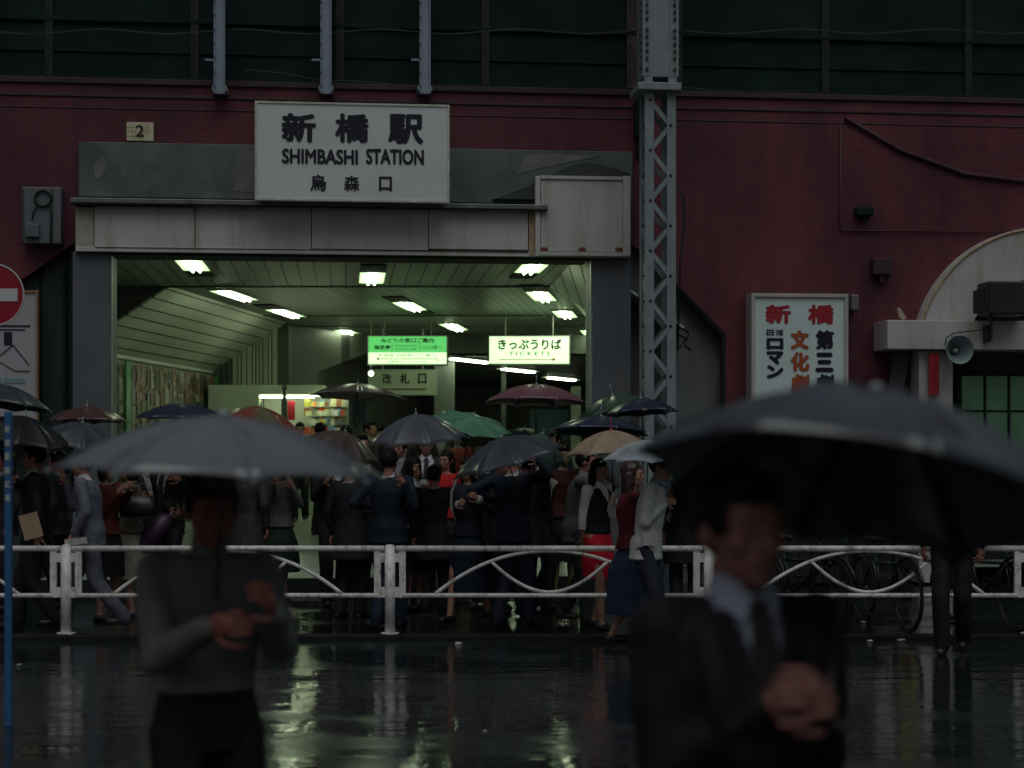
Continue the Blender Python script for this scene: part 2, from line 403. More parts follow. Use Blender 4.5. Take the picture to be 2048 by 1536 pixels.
# gutter line painted on the road, worn
# station floor: a step up, then a gentle rise
fl = MB(); Y0, Y1, Y2 = 19.25, 27.5, 60
fa = lambda x: Y0 + x * math.tan(TH) + .19
fl.add([(-5.45, fa(-5.45), SZ - .1), (1.65, fa(1.65), SZ - .1), (1.65, fa(1.65), .24), (-5.45, fa(-5.45), .24), (1.65, fa(1.65) + 1.3, .25), (-5.45, fa(-5.45) + 1.3, .25), (9, fa(1.65) + 1.3, .25), (9, Y1, .56), (-9, Y1, .56), (-9, fa(-5.45) + 1.3, .25), (12, Y2, .56), (-12, Y2, .56)],
       [(0, 1, 2, 3), (3, 2, 4, 5), (5, 4, 6, 7, 8, 9), (8, 7, 10, 11)])
solo('station_floor', fl, M['tile'], kind='structure')
st_ = MB().add([(-5.5, fa(-5.5) - .03, SZ - .05), (1.7, fa(1.7) - .03, SZ - .05), (1.7, fa(1.7) - .03, .236), (-5.5, fa(-5.5) - .03, .236), (1.7, fa(1.7) - .004, .236), (-5.5, fa(-5.5) - .004, .236)], [(0, 1, 2, 3), (3, 2, 4, 5)])
solo('step_riser', st_, M['dark'], kind='structure')

def bpoly(pts, d): return [b(px, py, d) for px, py in pts]
ul, ur = -16.0, 16.0
# ------------------------------------------------------------------ brick viaduct wall
WD = .30
ztop = bz(700, 176, WD)
hole1 = bpoly([(-260, 1190), (-260, 780), (-150, 680), (-40, 610), (60, 548), (145, 487), (260, 425), (1140, 425), (1290, 505), (1372, 585), (1451, 668), (1451, 1190)], WD)
cx, cz = b(2075, 720, WD); rpx = (bz(2075, 720, WD) - bz(2075, 982, WD))
hole2 = [(cx - rpx * .985, .02), (cx - rpx * .985, cz)] + [(cx - rpx * .985 * math.cos(a), cz + rpx * .985 * math.sin(a)) for a in [math.pi * i / 24 for i in range(1, 24)]] + [(cx + rpx * .985, cz), (cx + rpx * .985, .02)]
hole1 = [(u, max(z, .02)) for u, z in hole1]
vt = thing('brick_viaduct', 'long red painted brick railway viaduct wall behind the station entrance', 'viaduct', (0, 0, 0), 'B')
wb = MB().prism([(ul, 0), (ur, 0), (ur, ztop), (ul, ztop)], WD, WD + .9, [hole1, hole2])
part('brick_wall', wb, M['brick'], vt)
cn = MB()
for za, zb, dd in ((ztop - .02, ztop + .05, .035), (bz(700, 205, WD), bz(700, 200, WD), .016), (bz(700, 228, WD), bz(700, 225, WD), .008)):
    cn.box(ul, ur, WD - dd, WD + .02, za, zb)
part('string_course', cn, M['brickdark'], vt, bevel=.006)
# dark seams, a diagonal drain and brackets on the wall
pp = MB()
a0 = b(1690, 235, WD - .03); a1 = b(1800, 300, WD - .03); a2 = b(1930, 348, WD - .03); a3 = b(2120, 372, WD - .03)
pp.tube([(a0[0], WD - .03, a0[1]), (a1[0], WD - .03, a1[1]), (a2[0], WD - .03, a2[1]), (a3[0], WD - .03, a3[1])], .026, 8)
part('drain_pipe', pp, mat('dark_pipe', (.065, .024, .031), .7), vt, smooth=True)
pp = MB(); u = bu(1680, WD)
pp.tube([(u, WD - .03, bz(1680, 250, WD)), (u, WD - .03, bz(1680, 460, WD)), (u + .03, WD - .03, bz(1680, 462, WD)), (bu(2110, WD), WD - .03, bz(1680, 460, WD))], .011, 8)
part('conduit', pp, mat('red_conduit', (.060, .018, .024), .5), vt, smooth=True)
for (px, py, w_, h_) in ((1724, 425, .22, .10), (1760, 535, .26, .20), (1275, 240, .10, .48)):
    u, z = b(px, py, WD); q = MB().box(u - w_ / 2, u + w_ / 2, WD - .14, WD, z - h_ / 2, z + h_ / 2); q.box(u - .03, u + .03, WD - .10, WD, z - h_, z + h_ / 2)
    part('bracket', q, M['girder'] if px < 1750 else M['brickdark'], vt, bevel=.01)

# steel girder deck on top
gt = thing('bridge_girder', 'dark green riveted steel girder along the top of the brick wall', 'girder', (0, 0, 0), 'B')
zg = ztop + .05
part('web_plate', MB().box(ul, ur, .42, .50, zg, 8.7), M['girder'], gt)
fg = MB().box(ul, ur, .37, .55, zg, zg + .05).box(ul, ur, .40, .5, bz(700, 112, .3), bz(700, 109, .3)).box(ul, ur, .38, .5, bz(700, 52, .3), bz(700, 44, .3)).box(ul, ur, .25, .6, 8.6, 8.75)
part('flange', fg, M['girder'], gt, bevel=.006)
for px in (-110, 95, 388, 680, 972, 1268, 1360, 1655, 1942, 2200):
    u = bu(px, .3); wd = .05 if px not in (1268,) else .075
    q = MB().box(u - wd, u + wd, .385, .42, zg + .05, 8.6)
    for k in range(18): q.cyl((u - wd * .5, .385, zg + .15 + k * .14), (u - wd * .5, .375, zg + .15 + k * .14), .012, n=6)
    part('stiffener', q, mat('rusty_rib', (.06, .042, .035), .7, var=.4) if px == 1268 else M['girderlight'], gt)
cb = MB()
for py0, dz, r_ in ((62, .05, .005), (58, .12, .006)):
    pts = []
    for i in range(61):
        px = -150 + i * 40; u, z = b(px, py0, .2); pts.append((u, .22, z + .03 * math.sin(i * .9) - dz * .2))
    cb.tube(pts, r_, 5)
pts = [b(px, py, .1) for px, py in ((455, 158), (500, 140), (560, 146), (640, 160), (740, 164), (850, 176), (1000, 180), (1290, 176))]
cb.tube([(u, .1, z) for u, z in pts], .006, 5)
pts = [b(px, py, .0) for px, py in ((1290, 168), (1400, 178), (1500, 186), (1640, 180))]
cb.tube([(u, .0, z) for u, z in pts], .006, 5)
solo('overhead_cable', cb, mat('grey_cable', (.025, .036, .04), .5, var=0), 'thin grey cables sagging across the dark steel girder', 'cable', 'B', smooth=True)

for i, px in enumerate((439, 652, 850)):
    u = bu(px, .05); z0 = bz(px, 188, .05)
    t = thing('steel_post', ['pale steel post above the left edge of the white station sign', 'pale steel post above the middle of the white station sign', 'pale steel post above the right edge of the white station sign'][i], 'post', (u, .05, z0), 'B', 'pale steel posts over the station sign')
    q = MB().box(u - .066, u - .05, 0, .12, z0, 8.9).box(u + .05, u + .066, 0, .12, z0, 8.9).box(u - .05, u + .05, .03, .05, z0, 8.9)
    part('channel', q, M['postwhite'], t, bevel=.003)
    q = MB().box(u - .17, u - .05, .02, .05, bz(px, 121, 0), bz(px, 117, 0)).box(u - .09, u + .09, .05, .40, z0 + .04, z0 + .10)
    part('bracket', q, M['postwhite'], t)
    q = MB()
    for k in range(16): q.cyl((u - .055, -.012, z0 + .08 + k * .17), (u - .055, 0, z0 + .08 + k * .17), .010, n=6)
    part('bolt', q, M['bolt'], t)

# ------------------------------------------------------------------ infill panels of the big arch
q = MB().box(bu(-270, .45), bu(150, .45), .45, .52, SZ, bz(60, 400, .45))
il = thing('arch_hoarding', 'dark teal boarding that fills the arch left of the entrance', 'hoarding', (bu(0, .45), .45, SZ), 'B')
part('board', q, M['teal'], il)
q = MB().box(bu(128, .40), bu(134, .40), .36, .45, SZ, bz(130, 470, .4)).box(bu(78, .4), bu(82, .4), .40, .45, SZ, bz(80, 470, .4))
part('batten', q, M['girder'], il)
ir = thing('arch_infill_wall', 'stained pale grey wall filling the arch right of the entrance', 'wall', (bu(1350, .5), .5, SZ), 'B')
part('panel', MB().prism(bpoly([(1255, 1190), (1255, 480), (1300, 520), (1360, 592), (1442, 678), (1446, 1190)], .5), .5, .6), M['infill'], ir)
pts = bpoly([(1285, 500), (1364, 583), (1449, 672), (1450, 1190)], .3)
part('edge_trim', MB().tube([(u, .34, z) for u, z in pts], .045, 6), M['dark'], ir)
# scrawl on the grey wall
q = MB()
for sx in ((1363, 655, 1378, 665, 1370, 690, 1382, 700), (1356, 668, 1372, 676, 1360, 694)):
    q.tube([(lambda p: (p[0], .492, p[1]))(b(sx[i], sx[i + 1], .49)) for i in range(0, len(sx), 2)], .008, 5)
part('scrawl', q, M['dark'], ir)

# ------------------------------------------------------------------ station entrance frame
en = thing('station_entrance', 'wide station entrance portal with white panelled lintel and grey pillars', 'entrance', (0, 0, SZ), 'B')
def bb(x0, x1, y0, y1, d0, d1):
    """box from photo columns/rows measured on its front face"""
    xm = (x0 + x1) / 2
    return MB().box(bu(x0, d0), bu(x1, d0), d0, d1, bz(xm, y1, d0), bz(xm, y0, d0))
part('pillar', bb(145, 220, 503, 1166, 0, .62), M['pillar'], en, bevel=.012)
part('pillar', bb(1186, 1262, 512, 1166, 0, .62), M['pillar'], en, bevel=.012)
part('pillar_trim', bb(220.5, 223.5, 508, 1160, .0, .10), M['wallgrey'], en)
part('pillar_trim', bb(1182, 1185.5, 515, 1160, .0, .10), M['wallgrey'], en)
part('concrete_band', bb(157, 1265, 293, 402, .06, .30), M['concrete'], en, bevel=.01)
# light patches where render has been renewed
q = MB().prism(bpoly([(188, 330), (205, 308), (214, 330), (206, 352), (190, 360)], .055), .055, .06)
q2 = MB().prism(bpoly([(470, 300), (511, 300), (511, 385), (468, 382), (476, 340)], .055), .055, .06)
q3 = MB().prism(bpoly([(1035, 348), (1050, 312), (1090, 306), (1200, 312), (1150, 322), (1085, 335)], .055), .055, .06)
mrp = mat('renewed_render', (.17, .165, .18), .7, var=.25)
for q_ in (q, q2, q3): part('render_patch', q_, mrp, en)
# white fascia: panels with joints, cap ledge and rusty trims
part('fascia_backing', bb(152, 1262, 412, 512, -.02, .06), M['rustline'], en)
xs = [188, 390, 623, 857, 1057]
for i in range(4):
    part('fascia_panel', bb(xs[i] + .8, xs[i + 1] - .8, 413, 498.6, -.07, -.02), M['white'], en, bevel=.004)
part('end_panel', bb(151, 187, 414, 500, -.08, -.02), mat('stained_cream_panel', (.40, .37, .32), .6, var=.2, stain=(.26, .15, .09), sscale=(14, 14, 2), samt=.6), en, bevel=.004)
part('rusty_upright', bb(1058, 1079, 414, 512, -.09, -.02), M['rust'], en, bevel=.004)
part('bottom_trim', bb(151, 1260, 499.5, 509, -.085, .0), M['white'], en, bevel=.004)
part('cap_ledge', bb(140, 1096, 402, 412, -.20, .06), M['ledge'], en, bevel=.008)
part('drip_edge', bb(143, 1094, 412.2, 415, -.19, -.17), M['dark'], en)
part('side_panel', bb(1082, 1245, 360, 503, -.13, -.07), M['white'], en, bevel=.004)
part('side_panel_frame', merge(bb(1071, 1081, 352, 512, -.15, -.05), bb(1246, 1261, 352, 512, -.15, -.05), bb(1081.5, 1245.5, 352, 359, -.15, -.05), bb(1081.5, 1245.5, 504, 512, -.15, -.05)), M['white'], en, bevel=.004)
part('rust_streak', bb(190, 1056, 498.7, 500.2, -.092, -.07), mat('dark_rust', (.11, .045, .035), .8), en)
for rx in (1088, 1165, 1238):
    part('rust_spot', MB().ell((bu(rx, -.13), -.13, bz(rx, 499, -.13)), .05, .006, .03, 10, 6), M['rustline'], en)
part('rust_streak', bb(1084, 1243, 358.6, 360, -.135, -.125), mat('dark_rust', (.11, .045, .035), .8), en)
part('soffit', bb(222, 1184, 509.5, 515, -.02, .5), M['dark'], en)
# low lead-covered hood that slopes away over the side panel
hp = [(985, 398), (1075, 362), (1130, 333), (1165, 322), (1200, 327), (1261, 346), (1261, 352), (1070, 352), (1070, 399)]
part('lead_hood', MB().prism(bpoly(hp, -.06), -.06, .06), mat('lead_sheet', (.055, .065, .062), .4, .3, var=.3), en, bevel=.006)

# ------------------------------------------------------------------ main sign
SD = -.42
u0 = bu(512, SD); u1 = bu(897, SD); z0 = bz(704, 401, SD); z1 = bz(704, 208, SD)
st = thing('station_sign', 'large white station name board with black lettering above the entrance', 'sign', (u0, SD, z0), 'B')
part('board', MB().box(u0, u1, SD, SD + .16, z0, z1), M['sign'], st, bevel=.004)
fr = MB().box(u0 - .012, u1 + .012, SD - .012, SD + .02, z1 - .012, z1 + .012).box(u0 - .012, u1 + .012, SD - .012, SD + .02, z0 - .012, z0 + .012)
fr.box(u0 - .012, u0 + .012, SD - .013, SD + .02, z0 + .0125, z1 - .0125).box(u1 - .012, u1 + .012, SD - .013, SD + .02, z0 + .0125, z1 - .0125)
part('frame', fr, mat('sign_edge', (.62, .60, .52), .5, stain=(.3, .2, .12), sscale=(9, 9, 9)), st)
def bt(s, x0, x1, y0, y1, d, bold=0.0):
    return text_mb(s, bu(x0, d), bu(x1, d), bz((x0 + x1) / 2, y1, d), bz((x0 + x1) / 2, y0, d), d, bold)
for ch, x0, x1, y0, y1, bo_ in (('新', 563, 632, 226, 284, .042), ('橋', 670, 738, 227, 285, .038), ('駅', 776, 847, 228, 288, .042), ('烏', 620, 653, 349, 382, .030), ('森', 688, 719, 351, 382, .026), ('口', 758, 784, 353, 382, .035),
        ('SHIMBASHI', 564, 716, 298, 328, .055), ('STATION', 732, 848, 298, 329, .055)):
    part('lettering', bt(ch, x0, x1, y0, y1, SD - .006, bo_), M['ink'], st)

# number plate 2
u0, z0 = b(253, 281, .24); u1, z1 = b(307, 245, .24)
t = thing('number_plate', 'small cream tiled plate with the number two on the red brick', 'plate', (u0, .24, z0), 'B')
part('plate', MB().box(u0, u1, .24, .298, z0, z1), mat('cream_tile', (.66, .60, .42), .5, var=.15, stain=(.3, .17, .06), sscale=(9, 9, 4), samt=.8), t, bevel=.004)
q = MB()
for py in (254, 263, 272): q.box(u0, u0 + .12, .237, .24, bz(255, py, .24), bz(255, py, .24) + .004)
for px in (264, 280, 296): q.box(bu(px, .24), bu(px, .24) + .004, .2372, .24, z0, z1)
part('tile_joint', q, M['rust'], t)
part('lettering', bt('2', 271, 288, 250, 273, .234, .01), M['inkblack'], t)

# electrical cabinet on the left
t = thing('electrical_cabinet', 'grey metal cabinet with a coiled cable on the brick at far left', 'cabinet', (bu(83, .1), .1, bz(83, 488, .1)), 'B')
grey = mat('cabinet_grey', (.13, .145, .16), .55, var=.15)
part('housing', bb(44, 122, 374, 487, .08, .298), grey, t, bevel=.012)
q = MB(); uc, zc = b(86, 397, .06); q.tube([(uc + .095 * math.cos(a), .06, zc + .095 * math.sin(a)) for a in [math.pi * 2 * i / 20 for i in range(20)]], .014, 6, closed=True)
pts = [b(px, py, .06) for px, py in ((100, 408), (102, 440), (101, 487))]; q.tube([(u, .06, z) for u, z in pts], .010, 6)
pts = [b(px, py, .06) for px, py in ((74, 412), (66, 425), (64, 440))]; q.tube([(u, .06, z) for u, z in pts], .010, 6)
part('cable', q, M['dark'], t, smooth=True)
part('meter_box', bb(50, 78, 447, 474, .02, .08), grey, t, bevel=.01)
part('door_seam', bb(46, 48, 378, 484, .074, .08), M['bolt'], t); part('door_seam', bb(104, 106, 378, 484, .074, .08), M['bolt'], t)

# map board left with orange frame
t = thing('map_board', 'white route map board in an orange frame at the left edge', 'board', (bu(20, .1), .3, SZ), 'B')
part('panel', bb(-90, 72, 584, 860, .12, .18), mat('map_paper', (.42, .42, .45), .5, var=.08), t)
fr = merge(bb(-95, -90, 580, 864, .10, .2), bb(72, 76, 580, 864, .10, .2), bb(-89.7, 71.7, 580, 584, .10, .2), bb(-89.7, 71.7, 860, 864, .10, .2))
part('frame', fr, mat('orange_frame', (.34, .20, .11), .5, var=.2), t)
q = merge(bb(-70, 60, 650, 653, .112, .12), bb(-50, 50, 658, 660, .112, .12), bb(-60, 20, 630, 632, .112, .12), bb(8, 24, 664, 690, .112, .12))
def seg(mb, p, qq, d, r=.006):
    a_ = b(p[0], p[1], d); c_ = b(qq[0], qq[1], d); mb.cyl((a_[0], d, a_[1]), (c_[0], d, c_[1]), r, n=5)
seg(q, (26, 690), (58, 730), .115); seg(q, (-40, 700), (30, 742), .115); seg(q, (30, 742), (60, 742), .115); seg(q, (-60, 760), (26, 690), .115)
part('map_lines', q, M['ink'], t)
part('map_water', bb(-60, 50, 756, 766, .113, .12), mat('map_blue', (.22, .32, .38), .5, var=0), t)
q = MB()
for px in (-60, 50): q.box(bu(px, .2), bu(px, .2) + .06, .2, .26, SZ, bz(px, 864, .2))
part('leg', q, M['girder'], t)

# ------------------------------------------------------------------ theatre sign (right)
TD = -.05
u0 = bu(1503, TD); u1 = bu(1697, TD); z0 = bz(1600, 905, TD); z1 = bz(1600, 587, TD)
t = thing('theatre_sign', 'white framed cinema sign with red, orange and navy characters on the brick', 'sign', (u0, TD, z0), 'B')
part('panel', MB().box(u0 + .03, u1 - .03, TD + .03, TD + .16, z0 + .03, z1 - .03), mat('pale_acrylic', (.68, .80, .80), .3, var=.05), t)
fr = MB().box(u0, u1, TD, TD + .3, z1 - .045, z1).box(u0, u1, TD, TD + .3, z0, z0 + .045).box(u0, u0 + .045, TD + .001, TD + .3, z0 + .046, z1 - .046).box(u1 - .045, u1, TD + .001, TD + .3, z0 + .046, z1 - .046)
part('frame', fr, mat('cream_frame', (.50, .47, .44), .5, var=.12), t, bevel=.004)
D2 = TD + .025
for ch, x0, x1, y0, y1, m_, bo_ in (('新', 1531, 1582, 609, 647, 'inkred', .05), ('橋', 1616, 1668, 609, 648, 'inkred', .045), ('文', 1581, 1618, 660, 699, 'inkorange', .06), ('化', 1581, 1619, 704, 743, 'inkorange', .06),
        ('劇', 1581, 1619, 748, 787, 'inkorange', .045), ('場', 1581, 1619, 792, 831, 'inkorange', .045), ('第', 1631, 1668, 660, 699, 'ink', .05), ('三', 1631, 1667, 705, 744, 'ink', .07), ('劇', 1631, 1668, 748, 787, 'ink', .045),
        ('場', 1631, 1668, 792, 831, 'ink', .045), ('日', 1533, 1548, 659, 671, 'ink', .04), ('活', 1551, 1567, 659, 671, 'ink', .03), ('ロ', 1533, 1567, 676, 699, 'ink', .08), ('マ', 1533, 1567, 702, 729, 'ink', .08), ('ン', 1533, 1567, 730, 757, 'ink', .08)):
    part('lettering', bt(ch, x0, x1, y0, y1, D2, bo_), M[m_], t)
u, z = b(1706, 606, .2); t2 = MB().box(u - .05, u + .05, .1, .3, z - .1, z + .1)
part('junction_box', t2, grey, t, bevel=.02)

# ------------------------------------------------------------------ arched shop at the right edge
t = thing('arched_shopfront', 'cream arched shopfront with white beam and column at the right edge', 'shopfront', (cx, .2, SZ), 'B')
ri = rpx * 162 / 262
ang = [math.pi * i / 40 for i in range(41)]
ring = [(cx - rpx * math.cos(a), cz + rpx * math.sin(a)) for a in ang] + [(cx + ri * math.cos(a), cz + ri * math.sin(a)) for a in ang]
part('arch_ring', MB().prism(ring, .10, .55), M['archwhite'], t)
q = MB().tube([(cx - rpx * .985 * math.cos(a), .095, cz + rpx * .985 * math.sin(a)) for a in ang], .018, 6)
part('ring_edge', q, M['rust'], t, smooth=True)
part('beam', merge(bb(1775, 2330, 642, 700, -.25, .3)), M['archwhite'], t, bevel=.01)
part('column', bb(1838, 1906, 700.5, 1166, -.12, .2), M['archwhite'], t, bevel=.01)
part('leaning_board', MB().prism(bpoly([(1788, 702), (1822, 702), (1790, 860), (1768, 860)], .1), .1, .16), mat('brown_board', (.10, .085, .085), .6), t)
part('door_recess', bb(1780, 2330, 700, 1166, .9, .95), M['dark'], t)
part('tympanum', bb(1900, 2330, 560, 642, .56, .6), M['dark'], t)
part('shop_window', bb(1924, 2060, 752, 905, .25, .30), mat('lit_green_glass', (.10, .20, .12), .2, var=.3, emit=(.06, .13, .075), estr=.2), t)
part('mullion', merge(bb(1968, 1973, 752, 905, .23, .25), bb(2016, 2021, 752, 905, .23, .25), bb(1924.5, 2059.5, 820, 824, .235, .25)), M['girder'], t)
part('window_frame', merge(bb(1914, 1923.6, 740, 1160, .2, .32), bb(1924, 2062, 742, 751.7, .2, .32), bb(2060.3, 2068, 742, 1160, .2, .32), bb(1924, 2060, 905.5, 915, .2, .32)), M['girder'], t)
q = bb(1858, 1878, 706, 790, -.20, -.18)
solo('red_banner', q, mat('red_cloth', (.36, .012, .03), .6, var=.15), 'narrow red cloth banner hanging on the cream column', 'banner', 'B')
q = MB().cyl((bu(1870, -.2), -.19, bz(1870, 720, -.2)), (bu(1856, -.2), -.19, bz(1856, 815, -.2)), .005, n=5)
q.cyl((bu(1856, -.2), -.19, bz(1856, 815, -.2)), (bu(1870, -.2), -.19, bz(1870, 795, -.2)), .004, n=5)
solo('bird_on_beam' if False else 'banner_cord', q, M['bolt'], 'thin dark cord below the red banner', 'cord', 'B')
q = MB().prism(bpoly([(1793, 615), (1800, 617), (1812, 636), (1806, 640), (1798, 634)], -.1), -.12, -.08)
solo('broken_board', q, mat('split_timber', (.45, .36, .28), .6), 'small broken timber offcut standing on the white beam', 'timber', 'B')
# horn loudspeaker
uh, zh = b(1917, 700, -.45)
t = thing('horn_loudspeaker', 'round pale horn loudspeaker hanging off the white beam', 'loudspeaker', (uh, -.2, zh), 'B')
rr = .165
prof = [(rr * 1.06, -.50), (rr * 1.06, -.485), (rr, -.48), (rr * .80, -.42), (rr * .55, -.36), (rr * .32, -.30), (rr * .20, -.22), (.02, -.22)]
part('horn', MB().lathe(prof, (uh, 0, zh), 'y', 32).lathe([(rr * 1.06, -.50), (rr * 1.08, -.49), (rr * .85, -.40), (rr * .45, -.30), (.06, -.22), (.06, -.12), (0, -.12)], (uh, 0, zh), 'y', 32),
     mat('horn_grey_enamel', (.22, .28, .29), .35, var=.1), t, smooth=True)
part('throat', MB().ell((uh, -.34, zh), .028, .05, .028).cyl((uh, -.34, zh), (uh, -.2, zh), .02), mat('horn_centre', (.5, .55, .55), .4), t, smooth=True)
part('mount', MB().box(uh - .02, uh + .02, -.25, -.10, zh + .03, zh + .2), M['bolt'], t)
pts = [b(px, py, -.3) for px, py in ((1890, 690), (1893, 675), (1905, 667), (1940, 662), (1985, 657))]
part('cable', MB().tube([(u, -.3, z) for u, z in pts], .007, 6), M['dark'], t, smooth=True)
t = thing('flood_lamp', 'boxy dark floodlight on a bracket in front of the cream arch', 'floodlight', (bu(2000, -.5), -.5, bz(2000, 630, -.5)), 'B')
part('lamp_body', bb(1978, 2062, 562, 628, -.6, -.2), mat('black_metal', (.03, .033, .038), .4, .3), t, bevel=.02)
part('side_fin', bb(1972, 1977.6, 575, 622, -.62, -.2), M['girderlight'], t)
q = MB().box(bu(1980, -.4), bu(1984, -.4) , -.42, -.38, bz(1982, 680, -.4), bz(1982, 628, -.4)).box(bu(1975, -.4), bu(1983, -.4), -.37, -.25, bz(1982, 684, -.4), bz(1982, 650, -.4))
part('bracket', q, M['bolt'], t)
t = thing('yellow_signboard', 'upright yellow and white signboard beside the cream shop column', 'sign', (bu(1815, -.9), -.9, SZ), 'B')
part('panel', bb(1800, 1836, 850, 1010, -.9, -.84), mat('yellow_enamel', (.45, .36, .02), .4, var=.1), t)
part('panel', bb(1752, 1790, 850, 1040, -.9, -.84), mat('grey_white_enamel', (.42, .40, .44), .4, var=.1), t)
part('stand', merge(bb(1790.5, 1799.5, 840, 1150, -.92, -.82), bb(1760, 1830, 1150.5, 1158, -1.1, -.6)), M['girderlight'], t)

t = thing('shade_boards', 'low black boards added as shade along the foot of the brick wall behind the bicycles', 'hoarding', (bu(1620, -.2), -.2, SZ), 'B')  # made-up black boards, added to give the wall foot its deep shade
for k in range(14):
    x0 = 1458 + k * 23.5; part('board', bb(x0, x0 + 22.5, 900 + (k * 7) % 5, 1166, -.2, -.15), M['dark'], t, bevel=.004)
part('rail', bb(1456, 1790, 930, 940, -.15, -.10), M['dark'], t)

# ------------------------------------------------------------------ lattice mast
MD = -1.0
t = thing('catenary_mast', 'grey riveted lattice steel mast standing in front of the brick wall', 'mast', (bu(1322, MD), MD, SZ), 'B')
ua, ub = bu(1290, MD), bu(1352, MD); zc = bz(1320, 176, MD); wl = (ub - ua) * .29
dd0, dd1 = MD, MD + (ub - ua)
q = MB()
for (a_, c_) in ((ua, ua + wl), (ub - wl, ub)):
    q.box(a_, c_, dd0, dd0 + .012, SZ, zc); q.box(a_, c_, dd1 - .012, dd1, SZ, zc)
q.box(ua, ua + .012, dd0 + .0125, dd0 + wl, SZ, zc).box(ub - .012, ub, dd0 + .0125, dd0 + wl, SZ, zc).box(ua, ua + .012, dd1 - wl, dd1 - .0125, SZ, zc).box(ub - .012, ub, dd1 - wl, dd1 - .0125, SZ, zc)
part('corner_angle', q, M['mast'], t, bevel=.002)
q = MB(); bo = MB(); z = zc - .14; sgn = 1; st_ = .59
while z > .6:
    for (y_) in (dd0 + .02, dd1 - .03):
        xa, xb = (ua + wl * .6, ub - wl * .6) if sgn > 0 else (ub - wl * .6, ua + wl * .6)
        p0 = Vector((xa, y_, z)); p1 = Vector((xb, y_, z - st_ / 2)); d = (p1 - p0).normalized()
        q.obox((p0 + p1) / 2, (d, Vector((0, 1, 0)), d.cross(Vector((0, 1, 0)))), (p1 - p0).length / 2 + .02, .006, .026)
        bo.cyl((xa, dd0 - .008, z), (xa, dd0, z), .017, n=8)
    for x_ in (ua + .02, ub - .02):
        ya, yb = (dd0 + .05, dd1 - .05) if sgn > 0 else (dd1 - .05, dd0 + .05)
        p0 = Vector((x_, ya, z)); p1 = Vector((x_, yb, z - st_ / 2)); d = (p1 - p0).normalized()
        q.obox((p0 + p1) / 2, (d, Vector((1, 0, 0)), d.cross(Vector((1, 0, 0)))), (p1 - p0).length / 2, .006, .026)
    bo.cyl((ua - .015, dd0 + .04, z), (ua, dd0 + .04, z), .013, n=6); bo.cyl((ub, dd0 + .04, z), (ub + .015, dd0 + .04, z), .013, n=6)
    z -= st_ / 2; sgn = -sgn
part('lattice_bar', q, M['mast'], t)
part('bolt', bo, M['bolt'], t)
ca, cb_ = bu(1276, MD - .1), bu(1363, MD - .1)
part('cross_plate', MB().box(ca, cb_, MD - .1, dd1 + .1, bz(1320, 183, MD), bz(1320, 168, MD)), M['mast'], t, bevel=.008)
zt = bz(1320, 167, MD); zb2 = bz(1320, 153, MD)
q = MB().box(ua - .01, ua + .09, dd0 - .01, dd1, zt, zb2).box(ub - .09, ub + .01, dd0 - .01, dd1, zt, zb2)
q.box(ua + .03, ub - .03, dd0, dd1, zb2, 10.5).box(ua - .03, ua + .07, dd0 - .015, dd0 - .001, zb2, 10.5).box(ub - .07, ub + .03, dd0 - .015, dd0 - .001, zb2, 10.5).box(ua - .03, ua + .025, dd0, dd1, zb2, 10.5).box(ub - .025, ub + .03, dd0, dd1, zb2, 10.5)
part('box_column', q, M['mast'], t, bevel=.003)
q = MB(); z = zb2 + .08; k = 0
while z < 10.4:
    for x_ in (ua + .02, ub - .02):
        q.cyl((x_, dd0 - .04, z), (x_, dd0 - .015, z), .020, n=8)
    q.cyl((ua - .055, dd0 + .05, z + .03), (ua - .03, dd0 + .05, z + .03), .016, n=8); q.cyl((ub + .03, dd0 + .05, z + .03), (ub + .055, dd0 + .05, z + .03), .016, n=8)
    z += .083 if k % 5 else .13; k += 1
part('rivet', q, M['bolt'], t)
q = MB().tube([(ub + .03, dd0, bz(1350, 370, MD)), (ub + .09, dd0, bz(1350, 395, MD)), (ub + .10, dd0, bz(1350, 440, MD)), (ub + .05, dd0, bz(1350, 520, MD)), (ub + .02, dd0, bz(1350, 700, MD))], .012, 6)
part('cable_loop', q, M['girderlight'], t, smooth=True)

